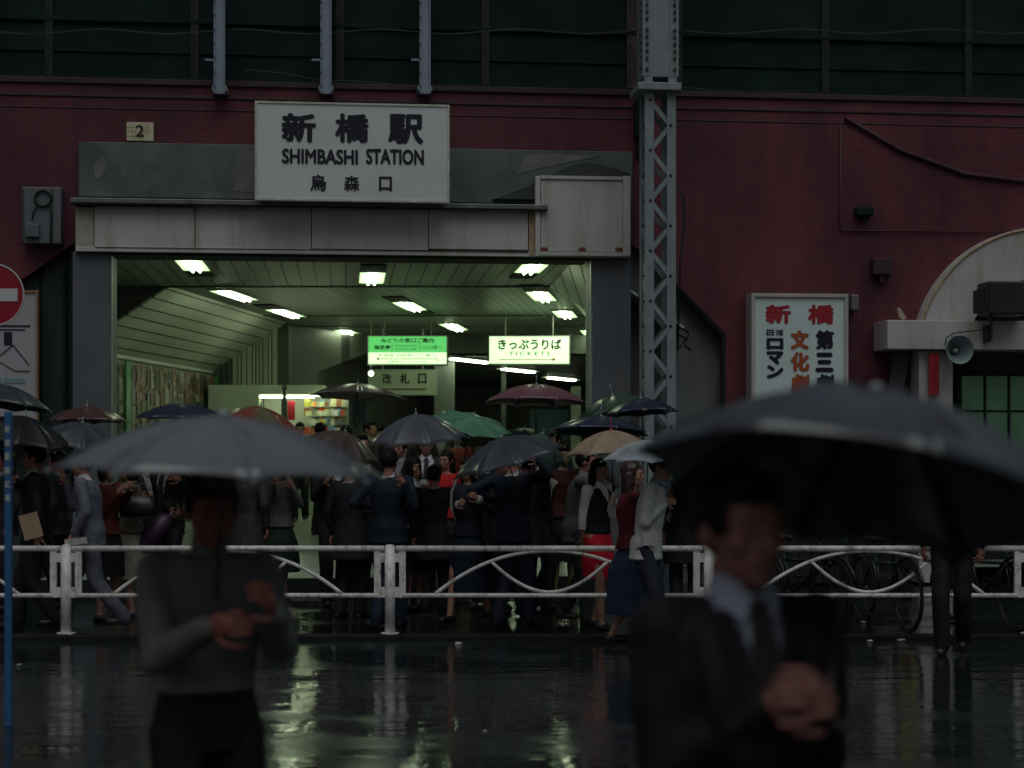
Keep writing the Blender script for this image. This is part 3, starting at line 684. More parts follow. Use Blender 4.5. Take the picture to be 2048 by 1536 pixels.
# ------------------------------------------------------------------ pedestrian fence along the kerb
FY = 15.0; fs = F / FY
def fx(px): return (px - 1024) / fs
def fz(py): return EYE - (py - HZ) / fs
t = thing('pedestrian_fence', 'white tubular steel pedestrian fence with arched bars along the kerb', 'fence', (fx(780), FY, SZ), 'W')
posts = [-515, 132, 780, 1418, 2060, 2705]
for px in posts:
    x = fx(px); q = MB().cyl((x, FY, SZ - .02), (x, FY, fz(1093)), .047, n=16).ell((x, FY, fz(1093)), .047, .047, .02, 16, 6)
    part('post', q, M['fence'], t, smooth=True)
    q = MB().cyl((x, FY, SZ), (x, FY, SZ + .012), .085, n=16)
    part('post_base', q, M['fence'], t)
for i in range(len(posts) - 1):
    xa, xb = fx(posts[i] + 25), fx(posts[i + 1] - 25); zt, zb = fz(1097), fz(1191); xm = (xa + xb) / 2
    part('top_rail', MB().cyl((fx(posts[i] + 12), FY, zt), (fx(posts[i + 1] - 12), FY, zt), .027, n=12), M['fence'], t, smooth=True)
    part('bottom_rail', MB().cyl((xa, FY, zb), (xb, FY, zb), .022, n=12), M['fence'], t, smooth=True)
    for xx, sg in ((xa, -1), (xb, 1)):
        q = MB().box(xx - .03, xx + .03, FY - .014, FY + .014, zb - .02, zt)
        q.box(min(xx + sg * .0305, xx + sg * .078), max(xx + sg * .0305, xx + sg * .078), FY - .012, FY + .012, zb - .018, zb + .075)
        q.box(min(xx + sg * .0305, xx + sg * .078), max(xx + sg * .0305, xx + sg * .078), FY - .012, FY + .012, zt - .125, zt - .04)
        part('end_plate', q, M['fence'], t, bevel=.003)
    ha = (232 / fs); zp = fz(1102)
    pts = []
    for k in range(33):
        s_ = -1 + 2 * k / 32; pts.append((xm + s_ * ha, FY, zb + (zp - zb) * (1 - abs(s_) ** 2.15)))
    part('arch_bar', MB().tube(pts, .0165, 10), M['fence'], t, smooth=True)
    hb = 117 / fs; zj = zb + (zp - zb) * (1 - (117 / 232) ** 2.15)
    pts = []
    for k in range(25):
        s_ = -1 + 2 * k / 24; pts.append((xm + s_ * hb, FY, zj - (zj - zb - .03) * (1 - abs(s_) ** 1.9)))
    part('inner_bar', MB().tube(pts, .0155, 10), M['fence'], t, smooth=True)

# no entry sign at the left edge
sy = 15.0; c = W(-14, 590, sy)
t = thing('no_entry_sign', 'round red no entry sign with white bar at the left edge', 'road sign', (c.x, sy, SZ), 'W')
part('disc', MB().cyl(c, c + Vector((0, .012, 0)), .285, n=40), mat('sign_red', (.30, .008, .025), .35, var=.08), t)
part('rim', MB().tube([c + Vector((.28 * math.cos(a), -.002, .28 * math.sin(a))) for a in [2 * math.pi * i / 40 for i in range(40)]], .007, 6, closed=True), M['plainwhite'], t)
part('bar', MB().box(c.x - .225, c.x + .225, sy - .006, sy - .001, c.z - .058, c.z + .058), M['plainwhite'], t)
part('pole', MB().cyl((c.x, sy + .045, SZ), (c.x, sy + .045, c.z + .35), .03, n=12), M['mast'], t, smooth=True)

# blue lettered post at the left edge, near
sy = 10.2; c = W(6, 1450, sy)
t = thing('blue_marker_post', 'slim blue post with white vertical characters at the left edge', 'post', (c.x, sy, 0), 'W')
zt = W(6, 822, sy).z
part('post', MB().box(c.x + .006, c.x + .050, sy, sy + .04, 0, zt), M['bluepaint'], t, bevel=.008)
z = zt - .09
for ch in '新橋駅前広場':
    part('lettering', text_mb(ch, c.x + .012, c.x + .044, z - .045, z, sy - .003, .02), M['plainwhite'], t); z -= .085

# litter in the gutter
for i, (px, py, r_, cc, lb) in enumerate(((917, 1289, .035, (.5, .5, .48), 'crumpled white paper scrap on the road left of the red skirt'),
        (876, 1277, .022, (.2, .25, .45), 'small bluish paper scrap on the kerb below the fence'), (1740, 1284, .03, (.45, .43, .40), 'cream paper scrap in the gutter at the right'),
        (1802, 1283, .04, (.42, .42, .42), 'flat white paper strip in the gutter at the right'), (1932, 1283, .03, (.55, .25, .25), 'pinkish paper scrap near the dark legs'),
        (2006, 1281, .03, (.5, .15, .28), 'pink paper scrap at the right edge'), (1727, 1246, .03, (.4, .4, .4), 'white scrap behind the kerb at the right'), (1670, 1248, .03, (.4, .38, .36), 'pale scrap behind the kerb beside the bicycle'),
        (1262, 1297, .02, (.4, .4, .4), 'tiny white scrap beside the high heels'), (970, 1462, .012, (.45, .45, .45), 'tiny white speck on the open wet road'), (38, 1331, .02, (.3, .32, .32), 'grey scrap on the road at the far left'))):
    Y = F * EYE / (py - HZ) if py > 1270 else F * (EYE - SZ) / (py - HZ)
    p = W(px, py, Y); p.z = SZ if py <= 1270 else 0
    q = MB().ell((p.x, p.y, p.z + r_ * .3), r_, r_ * .8, r_ * .35, 9, 6)
    q.v = [v + Vector((random.uniform(-1, 1), random.uniform(-1, 1), random.uniform(-.5, .5))) * r_ * .22 for v in q.v]
    solo('paper_scrap', q, mat('scrap', cc, .6, var=.1), lb, 'litter', 'W', (p.x, p.y, p.z), 'paper scraps along the gutter')
# ------------------------------------------------------------------ station hall
CZ = 4.14
def Bw(u, d, z): return MBF @ Vector((u, d, z))
hl = thing('station_hall', 'green lit station hall with boarded ceiling behind the entrance', 'hall', (0, 0, 0), 'W')
YA = 24.2; YB = 34.0
fl0 = Bw(bu(160, .1), .08, CZ); fr0 = Bw(bu(1250, .1), .08, CZ)
q = MB().add([fl0, fr0, Bw(bu(1250, .1), 1.25, CZ), (5.5, 22.0, CZ), (4.5, YA, CZ), (-8.2, YA, CZ), (-8.2, 20.6, CZ), Bw(bu(160, .1), 1.25, CZ)], [(0, 1, 2, 7), (7, 2, 3, 4), (7, 4, 5, 6)])
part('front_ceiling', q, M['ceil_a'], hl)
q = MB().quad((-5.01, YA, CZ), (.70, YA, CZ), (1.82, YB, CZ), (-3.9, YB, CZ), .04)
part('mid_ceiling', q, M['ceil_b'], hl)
# transverse seams and shadow gaps on the ceiling
sm = MB().box(-8, 4, YA - .02, YA + .02, CZ - .02, CZ - .001)
for Ys in (29.4, 31.9): sm.box(-4.7, 1.4, Ys - .02, Ys + .02, CZ - .012, CZ - .001)
part('ceiling_seam', sm, M['walldark'], hl)
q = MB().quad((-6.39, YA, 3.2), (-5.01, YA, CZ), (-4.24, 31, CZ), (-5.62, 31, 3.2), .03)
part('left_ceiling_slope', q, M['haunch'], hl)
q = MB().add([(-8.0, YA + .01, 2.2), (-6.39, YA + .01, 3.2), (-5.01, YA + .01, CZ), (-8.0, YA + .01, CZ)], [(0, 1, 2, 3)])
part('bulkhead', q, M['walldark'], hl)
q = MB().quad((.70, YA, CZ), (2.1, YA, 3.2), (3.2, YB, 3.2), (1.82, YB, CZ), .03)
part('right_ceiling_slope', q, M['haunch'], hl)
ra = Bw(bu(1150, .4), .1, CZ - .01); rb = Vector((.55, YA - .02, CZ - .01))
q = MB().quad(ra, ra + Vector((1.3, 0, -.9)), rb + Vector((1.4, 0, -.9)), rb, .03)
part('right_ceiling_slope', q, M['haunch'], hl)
# walls
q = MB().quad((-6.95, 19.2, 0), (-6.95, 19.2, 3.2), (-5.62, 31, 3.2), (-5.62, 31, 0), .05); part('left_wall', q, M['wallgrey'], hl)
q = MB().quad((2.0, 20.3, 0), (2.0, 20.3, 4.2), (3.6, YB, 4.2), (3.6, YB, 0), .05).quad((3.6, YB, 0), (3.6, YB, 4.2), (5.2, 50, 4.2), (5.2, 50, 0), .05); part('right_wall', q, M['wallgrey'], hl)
q = MB().tube([(-6.6, 22.0, 3.2), (-5.6, 31, 3.2)], .035, 8); part('trim_rail', q, M['wall'], hl)
# cross wall with pleated shutters
cw = MB(); cols = []
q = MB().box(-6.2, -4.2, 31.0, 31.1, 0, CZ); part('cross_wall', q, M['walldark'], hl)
q = MB(); q2 = MB()
px = 416
while px < 549:
    w_ = random.choice((7, 9, 11)); a_ = (px - 1024) * 31 / F; c_ = (px + w_ - 2 - 1024) * 31 / F
    (q if (px < 462) else q2).box(a_, c_, 30.93 - random.uniform(0, .03), 31.0, 2.9, CZ - .02)
    px += w_ + (6 if 478 < px < 484 else 0)
part('shutter_slat', q, M['walldark'], hl); part('shutter_slat', q2, mat('pale_shutter', (.36, .38, .32), .5, var=.2), hl)
# rear slope, bulkhead, lower ceiling
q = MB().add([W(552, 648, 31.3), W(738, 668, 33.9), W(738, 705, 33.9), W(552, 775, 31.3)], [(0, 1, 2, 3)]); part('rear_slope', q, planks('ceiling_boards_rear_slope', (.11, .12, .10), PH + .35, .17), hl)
q = MB().box(-4.25, 5, YB, YB + .08, 3.7, CZ + .1); part('bulkhead', q, M['walldark'], hl)
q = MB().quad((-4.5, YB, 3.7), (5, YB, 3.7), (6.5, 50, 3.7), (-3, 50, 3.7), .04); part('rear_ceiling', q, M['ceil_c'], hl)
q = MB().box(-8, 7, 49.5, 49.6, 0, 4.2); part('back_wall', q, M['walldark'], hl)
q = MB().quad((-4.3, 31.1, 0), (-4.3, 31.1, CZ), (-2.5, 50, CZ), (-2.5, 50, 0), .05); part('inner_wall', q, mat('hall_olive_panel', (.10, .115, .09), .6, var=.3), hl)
for (x0, x1, Y, m_) in ((868, 908, 35, 'wallgrey'), (1143, 1162, 30, 'wallgrey'), (1002, 1012, 40, 'walldark')):
    q = MB().box((x0 - 1024) * Y / F, (x1 - 1024) * Y / F, Y, Y + .35, .3, 2.9 if Y < 34 else 3.7); part('hall_pillar', q, M[m_], hl, bevel=.01)
# roof slab over the hall so no daylight leaks in
q = MB().box(-12, 9, 21.2, 51, 4.6, 4.9).box(-12, -8.3, 20.5, 51, 0, 4.6).box(6.6, 9, 22.2, 51, 0, 4.6); part('roof_slab', q, M['dark'], hl)
# back panel of blue-grey and doors in the depth
q = MB()
for (x0, x1, y0, y1) in ((700, 732, 795, 850), (1060, 1135, 820, 880)):
    a_ = W(x0, y1, 38); c_ = W(x1, y0, 38); part('blue_panel', MB().box(a_.x, c_.x, 38, 38.05, a_.z, c_.z), mat('blue_panel', (.04, .09, .12), .5), hl)
pass

# ------------------------------------------------------------------ ceiling lamps
proto = {}
def lamp(cx_, cy_, z, yaw, ln, label, vent=0, brk=1):
    t = thing('ceiling_light', label, 'light', (cx_, cy_, z), 'W', 'fluorescent ceiling lights in the hall')
    t.rotation_euler = (0, 0, -yaw); t['base'] = (0, 0, 0)
    w_ = .17; h = ln / 2
    def get(k, fn):
        k = (k, round(ln, 2), vent)
        if k not in proto: proto[k] = fn()
        return proto[k]
    fr = get('frame', lambda: MB().box(-w_ - .02, -w_, -h - .02, h + .02, -.02, .03).box(w_, w_ + .02, -h - .02, h + .02, -.02, .03).box(-w_, w_, -h - .02, -h, -.02, .03).box(-w_, w_, h, h + .02, -.02, .03).mesh('frame', M['frame']))
    rf = get('refl', lambda: MB().box(-w_ + .001, w_ - .001, -h + .001, h - .001, -.012, -.006).mesh('reflector', M['reflector']))
    tb = get('tube', lambda: MB().cyl((-.045, -h + .06, -.035), (-.045, h - .06, -.035), .017, n=8).mesh('tube', M['glow']))
    tc_ = get('tube2', lambda: MB().cyl((.045, -h + .06, -.035), (.045, h - .06, -.035), .017, n=8).mesh('tube', M['glow']))
    link('frame', fr, t); link('reflector', rf, t); link('tube', tb, t); link('tube', tc_, t)
    if vent:
        for s_ in ((-1,) if vent == 1 else (1,) if vent == 2 else (-1, 1)):
            v = MB().box(-w_, w_, s_ * (h + .42) - .40, s_ * (h + .42) + .36, -.015, .0).mesh('vent', M['dark']); link('vent', v, t)
    return t
lps = [(385, 527, -TH, 1.30, 2, 'ceiling light nearest the left pillar'), (744, 553, -TH, 1.45, 1, 'square looking ceiling light under the middle of the lintel'), (1065, 531, -TH, 1.35, 2, 'ceiling light nearest the right pillar'),
       (469, 588, PH, 1.55, 0, 'ceiling light on the left slope of the hall, first of its row'), (572, 624, PH, 1.5, 1, 'ceiling light on the left of the hall, second of its row'), (700, 664, PH, 1.6, 0, 'ceiling light left of the green ticket window sign'),
       (820, 610, PH, 1.5, 3, 'ceiling light between two black vents in the middle of the hall'), (908, 652, PH, 1.6, 0, 'ceiling light just above and between the two hanging signs'),
       (1083, 590, PH, 1.5, 1, 'ceiling light at right with a black vent behind it'), (1130, 626, PH, 1.4, 0, 'ceiling light at right behind the vented one'), (1182, 664, PH, 1.5, 0, 'ceiling light half hidden by the right pillar')]
for (px, py, yw, ln, vt_, lb) in lps:
    Y = F * (CZ - EYE) / (HZ - py); lamp((px - 1024) * Y / F, Y, CZ - .006, yw, ln, lb, vt_)
for (px, py, lb) in ((940, 718, 'distant ceiling light between the two hanging signs'), (1037, 738, 'distant ceiling light below the ticket sign'), (1123, 755, 'most distant ceiling light above the mauve umbrella')):
    Y = F * (3.7 - EYE) / (HZ - py); lamp((px - 1024) * Y / F, Y, 3.69, R(25), 1.8, lb, 0)

# ------------------------------------------------------------------ hanging signs
def hang(name, label, x0, x1, y0, y1, Y, m, cat='sign'):
    a_ = W(x0, y1, Y); c_ = W(x1, y0, Y)
    t = thing(name, label, cat, (a_.x, Y, a_.z), 'W')
    part('light_box', MB().box(a_.x, c_.x, Y, Y + .18, a_.z, c_.z), m, t)
    fr = MB(); e = .022
    fr.box(a_.x - e, c_.x + e, Y - .01, Y + .2, c_.z, c_.z + e).box(a_.x - e, c_.x + e, Y - .01, Y + .2, a_.z - e, a_.z).box(a_.x - e, a_.x, Y - .01, Y + .2, a_.z, c_.z).box(c_.x, c_.x + e, Y - .01, Y + .2, a_.z, c_.z)
    part('frame', fr, M['frame'], t)
    q = MB()
    for k in (.2, .8): q.cyl((a_.x + (c_.x - a_.x) * k, Y + .1, c_.z), (a_.x + (c_.x - a_.x) * k, Y + .1, CZ), .012, n=6)
    part('hanger', q, M['frame'], t)
    return t
def wt(s, x0, x1, y0, y1, Y, bold=0.0):
    a_ = W(x0, y1, Y); c_ = W(x1, y0, Y); return text_mb(s, a_.x, c_.x, a_.z, c_.z, Y, bold)
def wr(x0, x1, y0, y1, Y): 
    a_ = W(x0, y1, Y); c_ = W(x1, y0, Y); return MB().box(a_.x, c_.x, Y, Y + .002, a_.z, c_.z)
SY = 29.3
lit_w = mat('lit_acrylic_white', (.8, .85, .75), .4, var=.04, emit=(.62, 1.0, .48), estr=3.0)
lit_g = mat('lit_acrylic_green', (.1, .5, .15), .4, var=.04, emit=(.10, .56, .13), estr=2.2)
t = hang('ticket_sign', 'glowing white hanging sign with a red arrow pointing right for tickets', 979, 1138, 673, 727, SY, lit_w)
part('lettering', wt('きっぷうりば', 996, 1123, 678, 699, SY - .006, .035), M['inkblack'], t)
part('lettering', wt('T I C K E T S', 1018, 1100, 703, 711, SY - .006, .02), M['inkblack'], t)
q = wr(997, 1106, 718.4, 719.8, SY - .006); q.prism([(W(1105, 0, SY).x, W(0, 715.5, SY).z), (W(1112, 0, SY).x, W(0, 719, SY).z), (W(1105, 0, SY).x, W(0, 722.5, SY).z)], SY - .007, SY - .004)
part('arrow', q, M['inkred'], t)
t = hang('green_window_sign', 'glowing hanging sign, green above and white below, with a red arrow pointing left', 737, 893, 673, 728, SY, lit_w)
part('green_band', wr(737, 893, 673, 705, SY - .004), lit_g, t)
part('lettering', wt('みどりの窓口ご案内', 762, 868, 676, 685.5, SY - .008, .04), M['inkblack'], t)
part('lettering', merge(wt('指定券', 748, 781, 690, 699, SY - .008, .04), wt('(', 783, 786, 688, 702, SY - .008), wt('新幹線 特急券', 790, 834, 689, 693.5, SY - .008), wt('周遊券 寝台列車券', 790, 834, 696, 700.5, SY - .008), wt(')', 838, 841, 688, 702, SY - .008), wt('5,6,7,8番へ', 845, 883, 690, 699, SY - .008)), M['inkblack'], t)
part('lettering', merge(wt('定期券 回数券 二〇番へ', 756, 872, 708, 713, SY - .008), wt('ご乗車口きっぷうりば', 774, 852, 721, 725.5, SY - .008)), M['inkblack'], t)
q = wr(757, 876, 717, 718.2, SY - .008); q = merge(q, wr(875, 876.2, 718.2, 724, SY - .008)); q.prism([(W(758, 0, SY).x, W(0, 714.8, SY).z), (W(758, 0, SY).x, W(0, 720.5, SY).z), (W(752, 0, SY).x, W(0, 717.6, SY).z)], SY - .009, SY - .006)
part('arrow', q, M['inkred'], t)
t = hang('gate_sign', 'unlit pale hanging sign for the ticket gate with a brown line', 738, 872, 741, 788, 32.5, mat('pale_board', (.42, .46, .36), .5, var=.06))
for ch, x0, x1 in (('改', 765, 783), ('札', 800, 819), ('口', 836, 853)): part('lettering', wt(ch, x0, x1, 747, 768, 32.49, .035), M['inkblack'], t)
part('line', wr(760, 853, 777, 780, 32.49), M['rustline'], t)
c = W(742, 747, 30.5)
t = thing('globe_lamp', 'small round glowing globe lamp beside the ticket gate sign', 'lamp', c, 'W')
part('globe', MB().ell(c, .05, .05, .05), mat('globe_glow', (.9, 1, .8), .4, var=0, emit=(.8, 1, .6), estr=14), t, smooth=True)
part('stem', MB().cyl(c, (c.x, c.y, CZ), .008, n=6), M['frame'], t)

# ------------------------------------------------------------------ booth and kiosk
BYY = 30.0
t = thing('kiosk', 'pale walled kiosk with bright stocked shelves at the back left of the hall', 'kiosk', (W(530, 0, BYY).x, BYY, .56), 'W')
a_ = W(416, 0, BYY).x; c_ = W(648, 0, BYY).x; zt = W(0, 770, BYY).z; o0 = W(518, 0, BYY).x; o1 = W(690, 0, BYY).x; oz1 = W(0, 789, BYY).z; oz0 = W(0, 872, BYY).z
q = MB().box(a_, o0, BYY, BYY + .5, .5, zt).box(o0, c_, BYY, BYY + .5, oz1, zt).box(o0, o1, BYY, BYY + .6, .5, oz0)
part('wall', q, mat('booth_paint', (.42, .47, .38), .5, var=.15, vscale=1.5), t, bevel=.01)
part('back_panel', MB().box(o0, o1, BYY + .62, BYY + .66, oz0, oz1), M['wall'], t)
q = MB().box(o0 + .02, o0 + 1.0, BYY + .02, BYY + .05, oz1 - .06, oz1 - .02).box(o0 + 1.02, o1, BYY - .02, BYY + .01, oz1 - .03, oz1 + .01)
part('lamp_tube', q, mat('kiosk_tube', (1, 1, .9), .4, var=0, emit=(.85, 1, .62), estr=36), t)
q = MB()
for k in range(4): q.box(o0 + .9, o1 - .02, BYY + .3, BYY + .62, oz0 + .02 + k * .17, oz0 + .035 + k * .17)
part('shelf', q, M['wall'], t)
pal = [(.6, .6, .55), (.5, .05, .03), (.45, .4, .08), (.15, .25, .4), (.65, .65, .6), (.35, .12, .05), (.1, .1, .1), (.5, .5, .3), (.6, .25, .05)]
pm = [mat('magazine', c_, .4, var=.3, vscale=14) for c_ in pal]
for k in range(72):
    x = random.uniform(o0 + .75, o1 - .12); z = oz0 + .03 + random.choice((0, .17, .34, .51)); w_ = random.uniform(.04, .13); h = random.uniform(.08, .16)
    y_ = BYY + .22 + k * .0015
    part('magazine', MB().box(x, x + w_, y_, y_ + .02, z, z + h), random.choice(pm), t)
part('red_sign', wr(571, 590, 802, 840, BYY + .1), M['inkred'], t)
c = W(569, 776, BYY - .3)
t2 = MB().ell(c, .06, .06, .06, 12, 8); t2.cyl(c, (c.x, c.y, .56), .035, n=8).box(c.x - .05, c.x + .05, c.y - .05, c.y + .05, 1.9, 2.65)
solo('standing_clock_post', t2, M['walldark'], 'dark round topped post in front of the kiosk', 'post', 'W', (c.x, c.y, .56), smooth=False)

# ------------------------------------------------------------------ display window on the left hall wall
def lw(Y): return -6.95 + (Y - 19.2) * (1.33 / 11.8) + .07
t = thing('display_window', 'shop display window hung with tall coloured prints on the left hall wall', 'window', (lw(25), 25, .5), 'W')
q = MB()
for Y in (24.6, 26.15, 30.9): q.quad((lw(Y) + .06, Y - .30 if Y < 27 else Y - .1, .5), (lw(Y) + .06, Y - .30 if Y < 27 else Y - .1, 3.14), (lw(Y) + .06, Y, 3.14), (lw(Y) + .06, Y, .5), .04)
part('green_post', q, mat('green_post_paint', (.05, .22, .09), .4), t)
pal = [(.35, .18, .08), (.45, .45, .38), (.10, .22, .22), (.30, .24, .10), (.5, .5, .45), (.12, .16, .10), (.25, .30, .32), (.4, .12, .08), (.2, .12, .06)]
pics = [mat('picture_paper', tuple(.45 * (.6 * v + .4 * sum(c_) / 3) for v in c_), .5, var=.7, vscale=11) for c_ in ((.55, .55, .5), (.08, .07, .05), (.4, .2, .08), (.12, .25, .28), (.5, .5, .42), (.3, .08, .05), (.10, .16, .10), (.45, .38, .16))]
Y = 23.0; k = 0
while Y < 30.7:
    w_ = random.uniform(.14, .26)
    if not (24.2 < Y + w_ / 2 < 24.7 or 25.8 < Y + w_ / 2 < 26.2):
        m_ = mat('print_paper', tuple(.5 * v for v in random.choice(pal)), .5, var=.75, vscale=4, stretch=(5, 5, 1.6), stain=random.choice(pal), sscale=(9, 9, 3), samt=1)
        z1 = 3.13 - random.uniform(0, .05)
        q = MB().quad((lw(Y) + .03, Y, .7), (lw(Y) + .03, Y, z1), (lw(Y + w_) + .03, Y + w_, z1), (lw(Y + w_) + .03, Y + w_, .7), .01)
        pr_ = part('hanging_print', q, m_, t)
        zz = z1 - .06
        while zz > 1.0:
            hh = random.uniform(.08, .35); qq = MB().quad((lw(Y + .02) + .045, Y + .02, zz - hh), (lw(Y + .02) + .045, Y + .02, zz), (lw(Y + w_ - .02) + .045, Y + w_ - .02, zz), (lw(Y + w_ - .02) + .045, Y + w_ - .02, zz - hh), .004)
            part('picture', qq, random.choice(pics), t, parent=pr_); zz -= hh + random.uniform(.02, .15)
    Y += w_ + .02; k += 1
# ------------------------------------------------------------------ figures
JOBS = []
SKIN = mat('skin', (.34, .15, .11), .5, var=.08)
SKING = mat('skin_pale', (.40, .21, .15), .5, var=.08)
HAIR = mat('black_hair', (.006, .006, .006), .55, spec=.15, var=.4, vscale=30, stretch=(1, 1, .15))
HAIRB = mat('dark_brown_hair', (.030, .016, .013), .4, var=.4, vscale=30, stretch=(1, 1, .15))
EYE_D = mat('eye_dark', (.01, .008, .008), .25, var=0)
EYE_W = mat('eye_white', (.5, .48, .45), .3, var=0)
LIP = mat('lip', (.30, .08, .07), .45, var=0)
_cl = {}
def cloth(c, rough=.75, pat=None):
    k = (c, rough, pat)
    if k not in _cl:
        if pat == 'floral': _cl[k] = mat('floral_cotton', c, rough, var=.1, stain=(.06, .05, .10), sscale=(38, 38, 38), samt=1, bump=.25, bscale=35)
        elif pat == 'camo': _cl[k] = mat('patterned_cloth', c, rough, var=.4, vscale=8, stain=(.03, .03, .025), sscale=(16, 16, 16), samt=1)
        elif pat == 'check': _cl[k] = mat('checked_wool', c, rough, var=.30, vscale=60, bump=.12, bscale=60)
        else: _cl[k] = mat('cloth', c, rough, var=.22, vscale=7, bump=.25, bscale=30, spec=.3)
    return _cl[k]

def job(name, mb, mats, parent, vox, smooth=2, post=None, amp=0.0, fs=9.0, extra=None, label=None):
    o = link(name, mb.mesh(name, mats, None, recalc=False), parent)
    r = o.modifiers.new('r', 'REMESH'); r.mode = 'VOXEL'; r.voxel_size = vox
    if smooth:
        s = o.modifiers.new('s', 'SMOOTH'); s.iterations = smooth; s.factor = .5
    JOBS.append((o, mats, post, amp, fs, extra))
    if label: o['label'] = label
    return o

def finish_jobs():
    dg = bpy.context.evaluated_depsgraph_get()
    done = []
    for (o, mats, post, amp, fs, extra) in JOBS:
        me = bpy.data.meshes.new_from_object(o.evaluated_get(dg), preserve_all_data_layers=False, depsgraph=dg)
        done.append(me)
    for (o, mats, post, amp, fs, extra), me in zip(JOBS, done):
        old = o.data; o.modifiers.clear()
        bm = bmesh.new(); bm.from_mesh(me)
        if amp:
            bm.normal_update(); off = random.random() * 50
            for v in bm.verts:
                p = v.co; q_ = Vector((p.x * fs + off, p.y * fs, p.z * fs * .55))
                v.co = p + v.normal * (noise.noise(q_) + .5 * noise.noise(q_ * 2.3)) * amp
        if post:
            kill = [f for f in bm.faces if post(f.calc_center_median())]
            if kill: bmesh.ops.delete(bm, geom=kill, context='FACES')
        for f in bm.faces: f.smooth = True; f.material_index = 0
        if extra:
            base = len(bm.verts)
            for (eb, mi) in extra:
                vs = [bm.verts.new(p) for p in eb.v]
                for f in eb.f:
                    try: ff = bm.faces.new([vs[i] for i in f]); ff.smooth = True; ff.material_index = mi
                    except ValueError: pass
        bm.to_mesh(me); bm.free()
        me.materials.clear()
        for m in (mats if isinstance(mats, (list, tuple)) else [mats]): me.materials.append(m)
        me.name = o.name; o.data = me; bpy.data.meshes.remove(old)
    JOBS.clear()

def ik(a, t, l1, l2, hint):
    d = t - a; D = d.length
    if D > (l1 + l2) * .995: t = a + d.normalized() * (l1 + l2) * .995; d = t - a; D = d.length
    D = max(D, abs(l1 - l2) + .02)
    x = (l1 * l1 - l2 * l2 + D * D) / (2 * D); h = math.sqrt(max(l1 * l1 - x * x, 0)); n_ = d.normalized()
    p = hint - n_ * hint.dot(n_)
    p = p.normalized() if p.length > 1e-4 else n_.orthogonal().normalized()
    return a + n_ * x + p * h, t

def hand(mb, wrist, d, n_, side, curl, k, fine):
    """palm plus four fingers and a thumb; d = along the hand, n_ = palm normal"""
    d = d.normalized(); n_ = (n_ - d * n_.dot(d)).normalized(); w_ = d.cross(n_) * side
    seg_n = 8 if fine else 5
    ax = (w_, d, n_)
    M3 = Matrix((w_, d, n_)).transposed()
    palm = MB().ell(wrist + d * .045 * k, .042 * k, .056 * k, .017 * k, 10, 6, M3)
    fg = MB()
    for i, (off, ln) in enumerate(((-.030, .92), (-.010, 1.0), (.010, .94), (.030, .76))):
        p = wrist + d * (.085 - abs(off) * .25) * k + w_ * off * k; a = curl * .35
        dirn = d
        for j, (sl, rr) in enumerate(((.040, .0088), (.027, .0080), (.022, .0070))):
            a_ = a + j * curl * .55 + .08 * i
            dirn = d * math.cos(a_) + n_ * math.sin(a_)
            q_ = p + dirn * sl * ln * k
            fg.cyl(p, q_, rr * k, rr * k * .93, seg_n); fg.ell(q_, rr * k, rr * k, rr * k, seg_n, 4); p = q_
    p = wrist + d * .025 * k - w_ * .034 * k
    for j, (sl, rr) in enumerate(((.036, .0115), (.030, .0095), (.024, .0085))):
        a_ = .25 + j * curl * .35
        dirn = (d * .75 - w_ * (.65 - .3 * j) + n_ * (.15 + curl * .4 * j)).normalized()
        q_ = p + dirn * sl * k; fg.cyl(p, q_, rr * k, rr * k * .9, seg_n); fg.ell(q_, rr * k, rr * k, rr * k, seg_n, 4); p = q_
    return palm, fg

